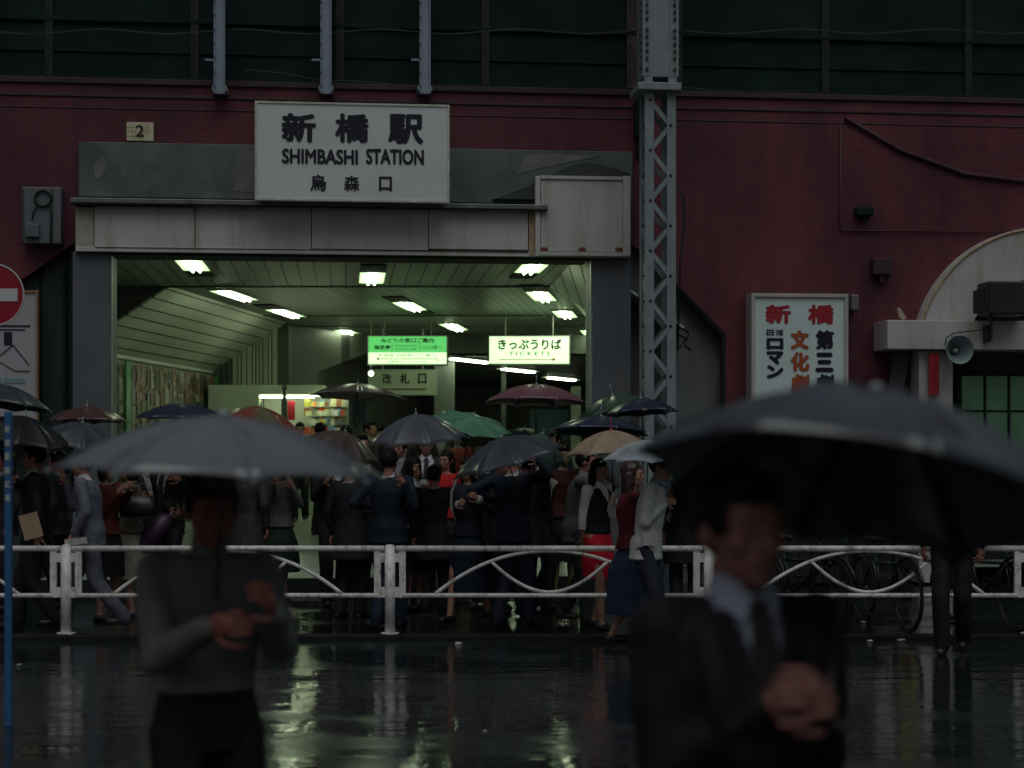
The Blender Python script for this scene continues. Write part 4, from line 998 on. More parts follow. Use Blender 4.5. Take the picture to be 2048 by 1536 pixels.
def person(label, px, Y, gz=SZ, h=1.65, face=0, head=(0, 0), lean=0.0, stride=0.0, sex='m', top=None, shirt=None, bottom=None, coat=0,
           tie=None, rh=None, lh=None, skirt=None, hair='short', hairm=None, skin=None, group='people in the rain outside the station', vneck=True,
           shoes=(.02, .018, .018), glasses=False, bald=False, fine=False, hemz=None, vdim=None, curl=(1.1, 1.1), sleeves=True, vest=None, rgrip=False, lgrip=False, extras=None):
    """px = photo column, Y = depth; face: 0 towards camera, 90 right, 180 away. rh/lh = (px, py, dY) hand targets"""
    k = h / 1.7; g0 = W(px, HZ, Y); g0.z = gz
    t = thing('person', label, 'person', g0, 'W', group)
    t.rotation_euler = (0, 0, R(face)); Rz = Matrix.Rotation(R(face), 3, 'Z'); Ri = Rz.inverted()
    t['base'] = (0, 0, 0)
    def loc(p): return Ri @ (p - g0)
    fem = sex == 'f'
    sw = (.165 if fem else .170 if fine else .185) * k; hw = .085 * k
    pel = Vector((0, 0, .93 * k)); chest = Vector((0, -lean * .6, 1.27 * k)); nb = Vector((0, -lean * .9 - .0, 1.44 * k)); hc = Vector((0, -lean - .018 * k, 1.575 * k))
    shr = Vector((-sw, -lean * .85, 1.395 * k)); shl = Vector((sw, -lean * .85, 1.395 * k))
    sk = skin or (SKING if fem else SKIN); vox = .0075 if fine else .0135
    # legs
    def leg(side, fwd):
        hp = Vector((side * hw, 0, .90 * k)); ft = Vector((side * (.075 + (.02 if not fwd else 0)) * k, -fwd, .075 * k + max(0, -fwd) * .22))
        kn, ft = ik(hp, ft, (.423 if skirt else .430) * k, (.408 if skirt else .415) * k, Vector((side * .08, -1, 0)))
        return hp, kn, ft
    LR = leg(-1, stride); LL = leg(1, -stride)
    def arm(sh, tgt, side):
        if tgt is None: tg = sh + Vector((side * .05 * k, -.03 * k - lean * .2, -.50 * k))
        elif isinstance(tgt, Vector): tg = loc(tgt)
        else: tg = loc(W(tgt[0], tgt[1], Y + (tgt[2] if len(tgt) > 2 else 0)))
        return ik(sh, tg, .275 * k, .25 * k, Vector((side * .38, .40, -1.0)))
    ER, WR = arm(shr, rh, -1); EL, WL = arm(shl, lh, 1)
    # ---- body
    bm_ = MB()
    tr = [(.86, .150, .100), (.95, .155, .105), (1.05, .128, .088), (1.18, .142, .100), (1.30, .165, .108), (1.38, .160, .088), (1.43, .10, .06)]
    if fem: tr = [(.84, .150, .100), (.93, .158, .108), (1.05, .112, .080), (1.18, .128, .098), (1.28, .142, .110), (1.37, .140, .080), (1.42, .085, .055)]
    def yo(z): return -lean * max(0, min(1, (z - .93) / .5)) * .9
    def torso(mb, grow, z0=None, z1=None, hem=0):
        rg = [r for r in tr if (z0 is None or r[0] >= z0) and (z1 is None or r[0] <= z1)]
        if hem: rg = [(hem, rg[0][1] + .012, rg[0][2] + .012)] + rg
        mb.loft([(0, yo(z) , z * k, (rx + grow) * k, (ry + grow) * k) for z, rx, ry in rg])
    torso(bm_, 0)
    bm_.cap(shr, .045 * k, ER, .034 * k); bm_.cap(ER, .034 * k, WR, .025 * k)
    bm_.cap(shl, .045 * k, EL, .034 * k); bm_.cap(EL, .034 * k, WL, .025 * k)
    bm_.cap(nb - Vector((0, -.01, .04 * k)), .058 * k, hc + Vector((0, .015, -.06)) * k, .052 * k)
    HR = Matrix.Rotation(R(head[0]), 3, 'Z') @ Matrix.Rotation(R(head[1]), 3, 'X')
    def hp_(x, y, z): return hc + HR @ (Vector((x, y, z)) * k)
    bm_.ell(hp_(0, .008, .025), .074 * k, .092 * k, .098 * k, 16, 12, HR)
    bm_.ell(hp_(0, -.022, -.045), .056 * k, .062 * k, .068 * k, 14, 10, HR)
    bm_.ell(hp_(0, -.060, -.088), .022 * k, .022 * k, .020 * k, 10, 8, HR)
    bm_.cap(hp_(0, -.084, .010), .009 * k, hp_(0, -.103, -.028), .014 * k, 8)
    bm_.ell(hp_(0, -.070, .030), .050 * k, .022 * k, .012 * k, 10, 6, HR)
    bm_.ell(hp_(0, -.078, -.058), .022 * k, .012 * k, .012 * k, 10, 6, HR)
    for s_ in (-1, 1):
        bm_.ell(hp_(s_ * .077, .012, -.005), .010 * k, .020 * k, .032 * k, 8, 8, HR)
        bm_.ell(hp_(s_ * .042, -.055, -.020), .024 * k, .022 * k, .022 * k, 8, 6, HR)
    for (hp1, kn, ft) in (LR, LL):
        bm_.cap(hp1, .078 * k, kn, .050 * k); bm_.cap(kn + Vector((0, .008, -.01)), .052 * k, ft, .032 * k)
        if skirt: bm_.ell((kn + (ft - kn) * .3) + Vector((0, .012, 0)) * k, .05 * k, .054 * k, .11 * k, 10, 8)
        bm_.cap(ft + Vector((0, .02, -.03)) * k, .030 * k, ft + Vector((0, -.10, -.045)) * k, .028 * k)
    ex = []
    for (wr_, el, side, cu, grip) in ((WR, ER, 1, curl[0], rgrip), (WL, EL, -1, curl[1], lgrip)):
        d = (wr_ - el).normalized()
        if grip:
            up = Vector((0, 0, 1)); d = (d - up * d.dot(up) * .75).normalized(); nn = up.cross(d) * (1 if side > 0 else -1)
            nn = Vector((side * .9, 0, 0)) if nn.length < .1 else nn
        else: nn = Vector((side * .8, .5, 0))
        palm, fgm = hand(None, wr_, d, nn, side, cu, k * (1.0 if not fem else .9), fine)
        bm_.add(palm.v, palm.f); ex.append((fgm, 0))
    eyes = MB(); pup = MB(); lips = MB(); brow = MB()
    for s_ in (-1, 1):
        eyes.ell(hp_(s_ * .031, -.078, .008), .014 * k, .008 * k, .0075 * k, 8, 6, HR)
        pup.ell(hp_(s_ * .031, -.084, .008), .0065 * k, .004 * k, .0062 * k, 8, 6, HR)
        brow.cap(hp_(s_ * .016, -.092, .032), .004 * k, hp_(s_ * .048, -.080, .034), .0035 * k, 6)
    lips.ell(hp_(0, -.090, -.056), .020 * k, .006 * k, .0055 * k, 10, 6, HR)
    ex += [(eyes, 1), (pup, 2), (brow, 2), (lips, 3)]
    job('body', bm_, [sk, EYE_W, EYE_D, LIP], t, vox, 2 if not fine else 3, extra=ex)
    # ---- hair
    hm = hairm or (HAIR)
    if not bald:
        q = MB(); q.ell(hp_(0, .018, .036), .086 * k, .100 * k, .102 * k, 16, 12, HR)
        if hair != 'short':
            q.ell(hp_(0, .045, -.03), .082 * k, .068 * k, .105 * k, 14, 10, HR)
            if hair == 'long':
                q.loft([(hc.x + 0, hc.y + .05 * k, hc.z - .30 * k, .10 * k, .05 * k), (hc.x, hc.y + .05 * k, hc.z - .15 * k, .105 * k, .06 * k), (hc.x, hc.y + .04 * k, hc.z + .02 * k, .09 * k, .07 * k)], 14)
            if hair == 'bob':
                for s_ in (-1, 1): q.ell(hp_(s_ * .068, .01, -.045), .025 * k, .060 * k, .085 * k, 10, 8, HR)
        else:
            q.ell(hp_(0, -.045, .095), .055 * k, .045 * k, .030 * k, 12, 8, HR)
        HI = HR.inverted(); lowf = -.035 if hair != 'short' else -.045
        def hcut(c, hc=hc, HI=HI, k=k, hair=hair):
            l_ = (HI @ (c - hc)) / k
            if l_.y < -.045 and l_.z < (.058 if hair == 'short' else .050) and abs(l_.x) < .080: return True
            if hair == 'short' and l_.z < -.005 and l_.y < .03: return True
            if hair == 'short' and l_.z < -.06: return True
            return False
        job('hair', q, hm, t, .010 if not fine else .007, 2, hcut, .006, 26)
    else:
        q = MB(); q.ell(hp_(0, .022, -.010), .083 * k, .086 * k, .070 * k, 14, 10, HR)
        HI = HR.inverted()
        job('hair', q, hm, t, .010, 1, lambda c: (HI @ (c - hc)).y < .0 or (HI @ (c - hc)).z > .035 * k, .004, 26)
    if glasses:
        q = MB()
        for s_ in (-1, 1):
            q.tube([hp_(s_ * .033 + .024 * math.cos(a), -.098, .006 + .019 * math.sin(a)) for a in [math.pi * 2 * i / 14 for i in range(14)]], .0028, 5, closed=True)
            q.cyl(hp_(s_ * .057, -.094, .010), hp_(s_ * .080, .01, .008), .0025, n=5)
        q.cyl(hp_(-.009, -.100, .010), hp_(.009, -.100, .010), .0025, n=5)
        part('glasses', q, EYE_D, t, base=(0, 0, 0), smooth=True)
    # ---- clothes
    topm = top if top is not None else (.02, .02, .024)
    topm = cloth(*topm) if isinstance(topm[0], tuple) else cloth(topm)
    jk = MB(); gr = .026 if not fem else .018
    if shirt:
        q = MB(); torso(q, .010); q.cap(nb - Vector((0, 0, .05 * k)), .068 * k, nb + Vector((0, -.004, .035 * k)), .058 * k)
        shm = cloth(*shirt) if isinstance(shirt[0], tuple) else cloth(shirt)
        if vest or not sleeves:
            for (a_, e_, w_) in ((shr, ER, WR), (shl, EL, WL)):
                q.cap(a_, .062 * k, e_, .050 * k); q.cap(e_, .050 * k, e_ + (w_ - e_) * .93, .040 * k)
        else:
            for (e_, w_) in ((ER, WR), (EL, WL)): q.cap(e_ + (w_ - e_) * .75, .033 * k, e_ + (w_ - e_) * .92, .032 * k)
        job('shirt', q, shm, t, vox, 2, lambda c: c.z > 1.49 * k or (hemz and c.z < (hemz + .03) * k) or (skirt and c.z < 1.0 * k and abs(c.x) < .17 * k) or (c.y < -.06 * k - lean and c.z > 1.455 * k and abs(c.x) < .02 * k), .005)
        zb_ = 1.46 * k
        if tie:
            q = MB(); fr_ = lambda z, rx: -(rx + .030) * k + yo(z)
            pr = [(1.445, .060, .020), (1.41, .078, .018), (1.36, .094, .026), (1.28, .112, .032), (1.15, .102, .036), (1.05, .092, .030)]
            vs = []
            for z, ry, hw_ in pr:
                y_ = fr_(z, ry) - .002; vs += [(-hw_ * k, y_ + .004, z * k), (hw_ * k, y_ + .004, z * k), (hw_ * k, y_ + .016, z * k), (-hw_ * k, y_ + .016, z * k)]
            fs_ = []
            for j in range(len(pr) - 1):
                fs_ += [(4 * j + i, 4 * j + (i + 1) % 4, 4 * j + 4 + (i + 1) % 4, 4 * j + 4 + i) for i in range(4)]
            q.add(vs, fs_ + [(3, 2, 1, 0), (len(vs) - 4, len(vs) - 3, len(vs) - 2, len(vs) - 1)])
            part('tie', q, cloth(tie), t, base=(0, 0, 0), smooth=False)
        if vneck and not vest:     # collar wings
            q = MB()
            for s_ in (-1, 1):
                y0 = yo(1.44) - .066 * k
                q.quad((s_ * .008 * k, y0 - .014 * k, 1.452 * k), (s_ * .060 * k, y0 + .030 * k, 1.480 * k), (s_ * .072 * k, y0 + .018 * k, 1.437 * k), (s_ * .036 * k, y0 - .034 * k, 1.405 * k), .005)
            part('collar', q, shm, t, base=(0, 0, 0))
    if coat: hem = coat
    elif hemz: hem = hemz
    elif fem: hem = .90
    else: hem = .80
    if vest:
        vm_ = cloth(vest); q = MB(); torso(q, .028, z0=.99, hem=.955)
        job('vest', q, vm_, t, vox, 2, lambda c: (c.z > (1.24 * k) and c.y < yo(1.3) and abs(c.x) < (c.z - 1.24 * k) * .42) or c.z > 1.41 * k, .005)
    else:
        zmin = hem + .02
        if coat and coat < .7:
            jk.loft([(0, 0, coat * k, .235 * k, .19 * k), (0, 0, .80 * k, .205 * k, .155 * k)] + [(0, yo(z), z * k, (rx + gr) * k, (ry + gr) * k) for z, rx, ry in tr if z > .9])
        elif fem: torso(jk, gr + .012, z0=zmin, hem=hem)
        else: torso(jk, gr, z0=zmin, hem=hem)
        ar = ((.064, .053, .040) if not fine else (.062, .053, .041)) if not fem else (.052, .043, .034)
        for (a_, e_, w_) in ((shr, ER, WR), (shl, EL, WL)):
            jk.cap(a_, ar[0] * k, e_, ar[1] * k); jk.cap(e_, ar[1] * k, e_ + (w_ - e_) * (.92), ar[2] * k)
        if not fem or coat: jk.cap(shr.lerp(nb, .5) + Vector((0, 0, -.006)), .045 * k, shr, .056 * k).cap(shl.lerp(nb, .5) + Vector((0, 0, -.006)), .045 * k, shl, .056 * k)
        vz = 1.06 if (shirt and vneck) else 1.40
        vw = .235 if not fem else .25
        if vdim: vz, vw = vdim
        def jc(c, k=k, vz=vz, vw=vw): return (c.y < yo(c.z / k) - .02 * k and c.z > vz * k and abs(c.x) < (c.z - vz * k) * vw) or (c.z > 1.452 * k and abs(c.x) < .10 * k)
        job('jacket' if (shirt and vneck) else ('coat' if coat else 'sweater'), jk, topm, t, vox, 2, jc, .009 if not fine else .008, 10)
        if shirt and vneck and fine:
            q = MB()
            for s_ in (-1, 1):
                pts = [(1.07, .012, .120), (1.16, .048, .128), (1.26, .080, .128), (1.36, .096, .105), (1.42, .088, .075)]
                vs = []
                for z, xx, yy in pts:
                    wd = .055 * (1 - abs((z - 1.25) / .25) ** 2 * .5)
                    vs += [(s_ * (xx - .012) * k, -(yy + .022) * k + yo(z), z * k), (s_ * (xx + wd) * k, -(yy + .008) * k + yo(z), z * k)]
                q.add(vs, [(2 * j, 2 * j + 1, 2 * j + 3, 2 * j + 2) for j in range(4)])
            lo = part('lapel', q, topm, t, base=(0, 0, 0), smooth=True); so = lo.modifiers.new('s', 'SOLIDIFY'); so.thickness = .006
    bot = cloth(*bottom) if (bottom and isinstance(bottom[0], tuple)) else cloth(bottom or (.018, .018, .022))
    if skirt:
        z1_, r1 = skirt[:2]; ztp = skirt[2] if len(skirt) > 2 else 1.03  # hem height, hem radius
        q = MB().loft([(0, 0, z1_ * k, r1 * k, r1 * .95 * k), (0, 0, .72 * k, (r1 * .5 + .09) * k, (r1 * .5 + .085) * k), (0, 0, .90 * k, .166 * k, .118 * k), (0, yo(ztp), ztp * k, (.122 if ztp < 1.05 else .150) * k, (.090 if ztp < 1.05 else .118) * k)], 24)
        job('skirt', q, bot, t, vox, 1, lambda c: c.z < (z1_ + .012) * k, .008, 12)
    else:
        q = MB(); q.loft([(0, 0, .84 * k, .160 * k, .112 * k), (0, 0, .95 * k, .168 * k, .116 * k), (0, 0, 1.04 * k, .142 * k, .10 * k)])
        for (hp1, kn, ft) in (LR, LL):
            q.cap(hp1, .094 * k, kn, .076 * k); q.cap(kn, .076 * k, ft + Vector((0, .01, -.01)), .066 * k)
        job('trousers', q, bot, t, vox, 2, None, .010, 9)
    sm_ = mat('shoe_leather', shoes, .3, var=.1)
    for (hp1, kn, ft) in (LR, LL):
        q = MB(); f0 = ft + Vector((0, .03, -.035)) * k; f1 = ft + Vector((0, -.13, -.045)) * k
        q.cap(f0, .040 * k, f1, .036 * k); q.box(f0.x - .032 * k, f0.x + .032 * k, f0.y - .03 * k, f0.y + .04 * k, f0.z - .045 * k, f0.z)
        job('shoe', q, sm_, t, .012, 1)
    t['wr'] = tuple(g0 + Rz @ WR); t['wl'] = tuple(g0 + Rz @ WL)
    if extras:
        for e_ in extras: e_(t, k, Rz, g0)
    return t

# ------------------------------------------------------------------ umbrellas
_um = {}
def canopy_mesh(Rr, sag, n=8, sub=7, rad=9, scal=.07, mats=None, alt=False):
    mb = MB()
    for g in range(n):
        a0 = 2 * math.pi * g / n; a1 = 2 * math.pi * (g + 1) / n; mb.cur = (g % 2) if alt else 0
        vs = []; fs = []
        for j in range(rad + 1):
            tt = j / rad
            for i in range(sub + 1):
                f = i / sub; bow = math.sin(math.pi * f)
                te = tt * (1 - scal * bow * tt * tt)
                p0 = Vector((math.cos(a0), math.sin(a0), 0)) * te * Rr; p1 = Vector((math.cos(a1), math.sin(a1), 0)) * te * Rr
                p = p0.lerp(p1, f); z = -sag * (te ** 2.15 * .82 + te * .18) - .030 * bow * tt * (1.2 - tt) * 4 * Rr
                vs.append((p.x, p.y, z))
        m = sub + 1
        for j in range(rad):
            fs += [(j * m + i, (j + 1) * m + i, (j + 1) * m + i + 1, j * m + i + 1) for i in range(sub)]
        k0 = len(mb.v); mb.v.extend(Vector(v) for v in vs)
        for f_ in fs: mb.f.append(tuple(i + k0 for i in f_)); mb.mi.append(mb.cur)
    return mb.mesh('canopy', mats, None, True, recalc=False)

def umbrella(label, px, py, Y, Rr, sag, lean=0, away=0, m=None, m2=None, shaft=.78, spin=0, tip=.05, handle='crook', stretch=False, hm=None, group='open umbrellas in the crowd', n=8, tipm=None, sm=None, rm=None):
    """px, py = crown of the canopy; lean = degrees to the right, away = degrees from the camera"""
    p = W(px, py, Y); Rm = (Matrix.Rotation(R(lean), 3, 'Y') @ Matrix.Rotation(R(-away), 3, 'X'))
    base = p - Rm @ Vector((0, 0, shaft))
    t = bpy.data.objects.new('umbrella', None); COL.objects.link(t); t.empty_display_size = .1
    t.matrix_world = Matrix.Translation(base) @ Rm.to_4x4(); t['label'] = label; t['category'] = 'umbrella'; t['group'] = group
    me = canopy_mesh(Rr, sag, n, mats=[m, m2] if m2 else [m], alt=bool(m2))
    c = link('canopy', me, t); c.location = (0, 0, shaft); c.rotation_euler = (0, 0, R(spin))
    s = c.modifiers.new('s', 'SOLIDIFY'); s.thickness = .0016; s.offset = 0
    key = (round(Rr, 2), round(sag, 2), n); rmm = rm or M['mast']
    if key not in _um:
        pts = [(Rr * tt, 0, -sag * (tt ** 2.15 * .82 + tt * .18) - .006) for tt in [i / 8 for i in range(9)]]
        pts.append((Rr * 1.012, 0, -sag - .006))
        st_ = [(0.01, 0, -sag * 1.15 - .02), (Rr * .5, 0, -sag * (.5 ** 1.9 * .82 + .09) - .012)]
        _um[key] = (MB().tube(pts, .0032, 5).ell(pts[-1], .007, .006, .006, 8, 5).mesh('rib', rmm, None, True), MB().tube(st_, .003, 4).mesh('stretcher', rmm, None, True))
    for i in range(n):
        r_ = link('rib', _um[key][0], t); r_.location = (0, 0, shaft); r_.rotation_euler = (0, 0, R(spin) + 2 * math.pi * i / n)
        if stretch: q = link('stretcher', _um[key][1], r_)
    sh = MB().cyl((0, 0, 0), (0, 0, shaft - .004), .0055, n=8); link('shaft', sh.mesh('shaft', sm or M['mast'], None, True), t)
    tp = MB().cyl((0, 0, shaft), (0, 0, shaft + tip), .005, .0035, n=8).lathe([(.016, shaft + .002), (.012, shaft + .012), (.005, shaft + .016)], n=10)
    link('ferrule', tp.mesh('ferrule', tipm or M['mast'], None, True), t)
    if handle == 'crook':
        pts = [(0, 0, .10), (0, 0, 0)] + [(.035 - .035 * math.cos(a), 0, -.035 * math.sin(a)) for a in [math.pi * i / 8 for i in range(1, 9)]] + [(.07, 0, .02)]
        hb = MB().tube(pts, .010, 8)
    else: hb = MB().tube([(0, 0, .10), (0, 0, -.01)], [.011, .013], 8).ell((0, 0, -.01), .014, .014, .012, 10, 6)
    link('handle', hb.mesh('handle', hm or EYE_D_H, None, True), t)
    return t, base, Rm
EYE_D_H = mat('dark_handle', (.03, .02, .015), .35, var=.1)
def fab(c, rough=.42, tr=.06, **kw): return mat('umbrella_cloth', c, rough, var=.10, vscale=3, coat=.25, trans=tr, **kw)
# ------------------------------------------------------------------ the crowd
BLK = (.007, .0095, .0095); NAVY = (.007, .015, .030); WH = (.50, .50, .53)
def envelope(t, k, Rz, g0): pass

# far left: man in a dark suit with an envelope
P = person('man in a black suit walking left with a tan envelope at the far left', 72, 15.35, face=-80, h=1.72, top=BLK, shirt=WH, tie=(.05, .06, .06), stride=.18, head=(-5, 4), rh=(30, 962, -.25), lh=(74, 1075, -.28), rgrip=True, curl=(1.5, .9))
a_ = W(62, 1052, 15.0)
solo('envelope', MB().obox(a_, (Vector((.96, .1, .26)).normalized(), Vector((-.1, .99, 0)).normalized(), Vector((-.26, 0, .96)).normalized()), .085, .006, .115), mat('manila_paper', (.36, .25, .16), .6, var=.06), 'tan manila envelope held by the man at the far left', 'envelope', 'W')
person('man in a dark coat hidden under the leftmost slate umbrella', 12, 17.2, face=-60, h=1.68, top=(.02, .025, .03), shirt=(.3, .3, .32), rh=(25, 960, -.2), rgrip=True)
# grey-blue suit striding
P = person('man in a light grey-blue suit striding left behind the first fence post', 184, 15.25, face=-88, h=1.66, top=((.115, .12, .16), .7, 'check'), shirt=WH, bottom=((.10, .105, .145), .7, 'check'), stride=.30, lean=.07, lh=(147, 1068, -.2), rh=(132, 965, .1), rgrip=True, curl=(1.5, 1.3), shoes=(.05, .045, .045))
a_ = W(152, 1083, 15.0)
solo('folded_newspaper', MB().obox(a_, (Vector((1, 0, .12)).normalized(), Vector((0, 1, 0)), Vector((-.12, 0, 1)).normalized()), .10, .012, .03), mat('newsprint', (.42, .40, .38), .7, var=.3, vscale=20), 'folded white newspaper in the hand of the man in the grey-blue suit', 'newspaper', 'W')
person('woman in a rust red sweater behind the man in the grey-blue suit', 212, 16.2, face=60, h=1.60, sex='f', top=(.11, .022, .016), vneck=False, bottom=BLK, rh=(236, 985, -.2), lh=(262, 976, -.25), hair='bob', skirt=(.45, .2))
P = person('woman with a camouflage patterned top and long beige skirt', 262, 16.6, face=-70, h=1.60, sex='f', top=((.16, .13, .09), .7, 'camo'), vneck=False, bottom=(.27, .24, .18), rh=(240, 986, -.1), lh=(285, 1000, -.2), hair='bob', skirt=(.40, .23))
a_ = W(275, 1008, 16.35)
q = MB().loft([(a_.x, a_.y, a_.z - .12, .17, .05), (a_.x, a_.y, a_.z - .05, .19, .065), (a_.x, a_.y, a_.z + .08, .15, .05)], 16)
q.tube([a_ + Vector((-.12, 0, .07)), a_ + Vector((-.06, 0, .2)), a_ + Vector((.06, 0, .2)), a_ + Vector((.12, 0, .07))], .008, 6)
solo('handbag', q, mat('black_leather', (.015, .013, .013), .35, var=.1), 'black handbag on the arm of the woman with the beige skirt', 'bag', 'W', smooth=True)
person('man in a black suit holding a folded purple umbrella', 338, 16.9, face=-30, h=1.72, top=BLK, shirt=WH, tie=(.03, .03, .04), rh=(342, 1020, -.2), lh=(362, 960, -.2), curl=(1.5, 1.5), rgrip=True, lgrip=True)
# folded umbrella
a0 = W(352, 1015, 16.6); a1 = W(252, 1134, 16.5)
tf = thing('folded_umbrella', 'half folded dark purple umbrella pointing down left', 'umbrella', a0, 'W', None)
d = (a1 - a0); 
q = MB().tube([a0 + d * .12, a0 + d * .2, a0 + d * .45, a0 + d * .75, a0 + d * .88], [.02, .085, .11, .06, .015], 14)
part('canopy', q, mat('purple_cloth', (.045, .018, .045), .45, var=.3), tf, smooth=True)
part('shaft', MB().cyl(a0, a1, .006, n=8), M['mast'], tf, smooth=True)
part('handle', MB().cyl(a0 - d * .06, a0 + d * .05, .012, n=8), EYE_D_H, tf, smooth=True)
person('person in a dark grey coat standing behind the foreground grey umbrella', 492, 17.2, face=160, h=1.66, top=(.045, .042, .045), coat=.62, bottom=(.11, .08, .085), shirt=(.3, .3, .3), vneck=False)
P = person('woman in a grey knit top and long dark green skirt with white cuffs', 560, 18.1, face=-40, h=1.58, sex='f', top=(.13, .125, .13), vneck=False, bottom=(.022, .038, .028), skirt=(.36, .25), rh=(548, 968, -.25), lh=(586, 975, -.2), hair='bob', curl=(1.3, 1.3))
q = MB()
for s_ in (P['wr'], P['wl']): q.ell(Vector(s_), .045, .045, .05, 10, 7)
q.ell(Vector(P['wl']) + Vector((.03, .03, .09)), .05, .06, .09, 10, 8)
o = link('cuff', q.mesh('cuff', cloth(WH), None, True), P); o.matrix_world = Matrix.Translation((0, 0, 0)); bpy.context.view_layer.update(); o.matrix_parent_inverse = P.matrix_world.inverted()
person('man in a black suit with a white cigarette packet at his chest, feet apart', 668, 17.8, face=10, h=1.74, top=BLK, shirt=WH, rh=(650, 968, -.3), lh=(682, 975, -.3), head=(-30, 15), curl=(1.4, 1.4), stride=.06)
a_ = W(663, 996, 17.5)
solo('handkerchief', MB().ell(a_, .022, .012, .035, 8, 6), cloth(WH), 'small white tissue in front of the black suited man', 'tissue', 'W', smooth=True)
person('man in a navy suit seen from behind beside the middle fence post', 778, 15.6, face=165, h=1.68, top=NAVY, bottom=NAVY, shirt=WH, stride=.12, rh=(808, 965, -.25), lh=(752, 1010, .1), rgrip=True)
person('woman in a white floral blouse and purple vest facing right', 826, 17.3, face=50, h=1.60, sex='f', top=None, shirt=((.50, .48, .50), .7, 'floral'), vest=(.045, .02, .05), sleeves=False, bottom=BLK, skirt=(.42, .2), rh=(836, 985, -.3), lh=(858, 985, -.2), hair='bob')
person('bald man with glasses, white shirt and dark tie in the middle of the crowd', 852, 18.9, gz=.14, face=5, h=1.76, top=(.02, .022, .03), shirt=(.6, .6, .62), tie=(.03, .03, .05), bald=True, glasses=True, skin=SKIN, rh=(836, 1000, -.2), lh=(872, 985, -.3))
person('woman in a bright red sweater and brown skirt beside the bald man', 893, 18.6, gz=.10, face=-15, h=1.63, sex='f', top=(.55, .012, .02), vneck=False, bottom=(.030, .019, .018), skirt=(.32, .2, 1.14), hair='long', rh=(868, 985, -.25), head=(-15, 4))
P = person('woman in a navy top and skirt walking left with a pale shoulder strap', 938, 15.9, face=-35, h=1.60, sex='f', top=(.015, .018, .030), vneck=False, bottom=NAVY, skirt=(.30, .22), stride=.22, rh=(917, 1010, -.2), lh=(958, 1000, -.25), hair='bob', curl=(1.3, 1.3))
q = MB()
bpy.context.view_layer.update()
for s_ in (P['wr'], P['wl']):
    o = link('cuff', MB().ell(Vector(s_), .042, .042, .045, 10, 7).mesh('cuff', cloth((.35, .33, .35)), None, True), P); o.matrix_parent_inverse = P.matrix_world.inverted()
pts = [W(px_, py_, 15.68) for px_, py_ in ((934, 935), (915, 955), (903, 985), (902, 1015), (912, 1045))]
solo('shoulder_strap', MB().tube(pts, [.006, .012, .014, .012, .006], 6), mat('pale_strap', (.28, .29, .24), .6, var=.1), 'pale curved bag strap hanging from the woman in navy', 'strap', 'W', smooth=True)
person('man in a navy suit raising his hand to hold the large slate umbrella', 1026, 15.7, face=150, h=1.70, top=NAVY, bottom=(.013, .018, .034), shirt=WH, rh=(1076, 918, -.12), lh=(985, 1000, .1), stride=.15, rgrip=True, curl=(1.6, 1.0), skin=SKING)
P = person('man in a black suit carrying papers behind the navy suit', 1082, 17.4, face=70, h=1.72, top=BLK, shirt=WH, lh=(1096, 962, -.25), rh=(1085, 975, -.25), stride=.1)
a_ = W(1097, 964, 17.1)
solo('paper_bundle', MB().obox(a_, (Vector((.8, 0, -.6)), Vector((0, 1, 0)), Vector((.6, 0, .8))), .075, .01, .02).obox(a_ + Vector((.03, .03, .02)), (Vector((.8, 0, -.4)).normalized(), Vector((0, 1, 0)), Vector((.4, 0, .8)).normalized()), .07, .006, .02), mat('yellowish_paper', (.38, .38, .26), .6, var=.2), 'bundle of white and yellowish papers in the black suited man\'s hand', 'papers', 'W')
person('woman with black fringe looking out under the mauve umbrella', 1072, 19.0, gz=.12, face=5, h=1.72, sex='f', top=(.05, .05, .05), vneck=False, bottom=BLK, skirt=(.4, .2), hair='bob', skin=SKING, rh=(1080, 950, -.2), rgrip=True)
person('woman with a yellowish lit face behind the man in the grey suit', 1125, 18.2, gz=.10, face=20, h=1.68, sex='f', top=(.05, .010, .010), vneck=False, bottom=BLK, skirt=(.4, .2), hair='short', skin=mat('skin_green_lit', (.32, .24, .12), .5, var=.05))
person('man in a grey checked suit bent under the beige umbrella', 1150, 15.9, face=75, h=1.68, top=((.085, .088, .088), .75, 'check'), shirt=(.25, .27, .3), bottom=(.035, .040, .042), lean=.10, stride=.14, rh=(1192, 940, -.1), lh=(1205, 930, .1), rgrip=True)
P = person('woman in a red skirt, black vest and white blouse under the beige umbrella', 1196, 15.3, face=48, h=1.59, sex='f', shirt=(.80, .81, .84), vest=(.012, .013, .018), sleeves=False, bottom=(.52, .012, .028), skirt=(.52, .155), hair='long', head=(-20, 2), lean=.0, stride=.10, rh=(1166, 1078, .05), lh=(1228, 1000, -.2), lgrip=True, skin=SKING, shoes=(.01, .01, .01))
P = person('woman with long dark brown hair in a maroon jacket and long navy skirt', 1262, 14.42, gz=0, face=95, h=1.62, sex='f', top=(.10, .010, .018), vneck=False, bottom=(.018, .032, .075), skirt=(.30, .25), hair='long', hairm=HAIRB, stride=.16, head=(-20, 0), rh=(1262, 1050, .2))
P = person('man in a light grey jacket leaning forward, hands clasped on his umbrella', 1291, 13.9, gz=0, face=66, h=1.70, top=((.52, .52, .51), .75, 'check'), shirt=(.25, .3, .36), bottom=(.018, .022, .036), lean=.12, head=(8, 14), lh=(1335, 995, .05), rh=(1330, 1005, -.12), rgrip=True, lgrip=True, curl=(1.5, 1.5), skin=SKING, stride=.10)
q = MB(); c = W(1300, 1078, 13.71); q.obox(c, (Vector((.96, .25, -.06)).normalized(), Vector((-.25, .96, 0)).normalized(), Vector((.06, 0, 1)).normalized()), .065, .006, .055)
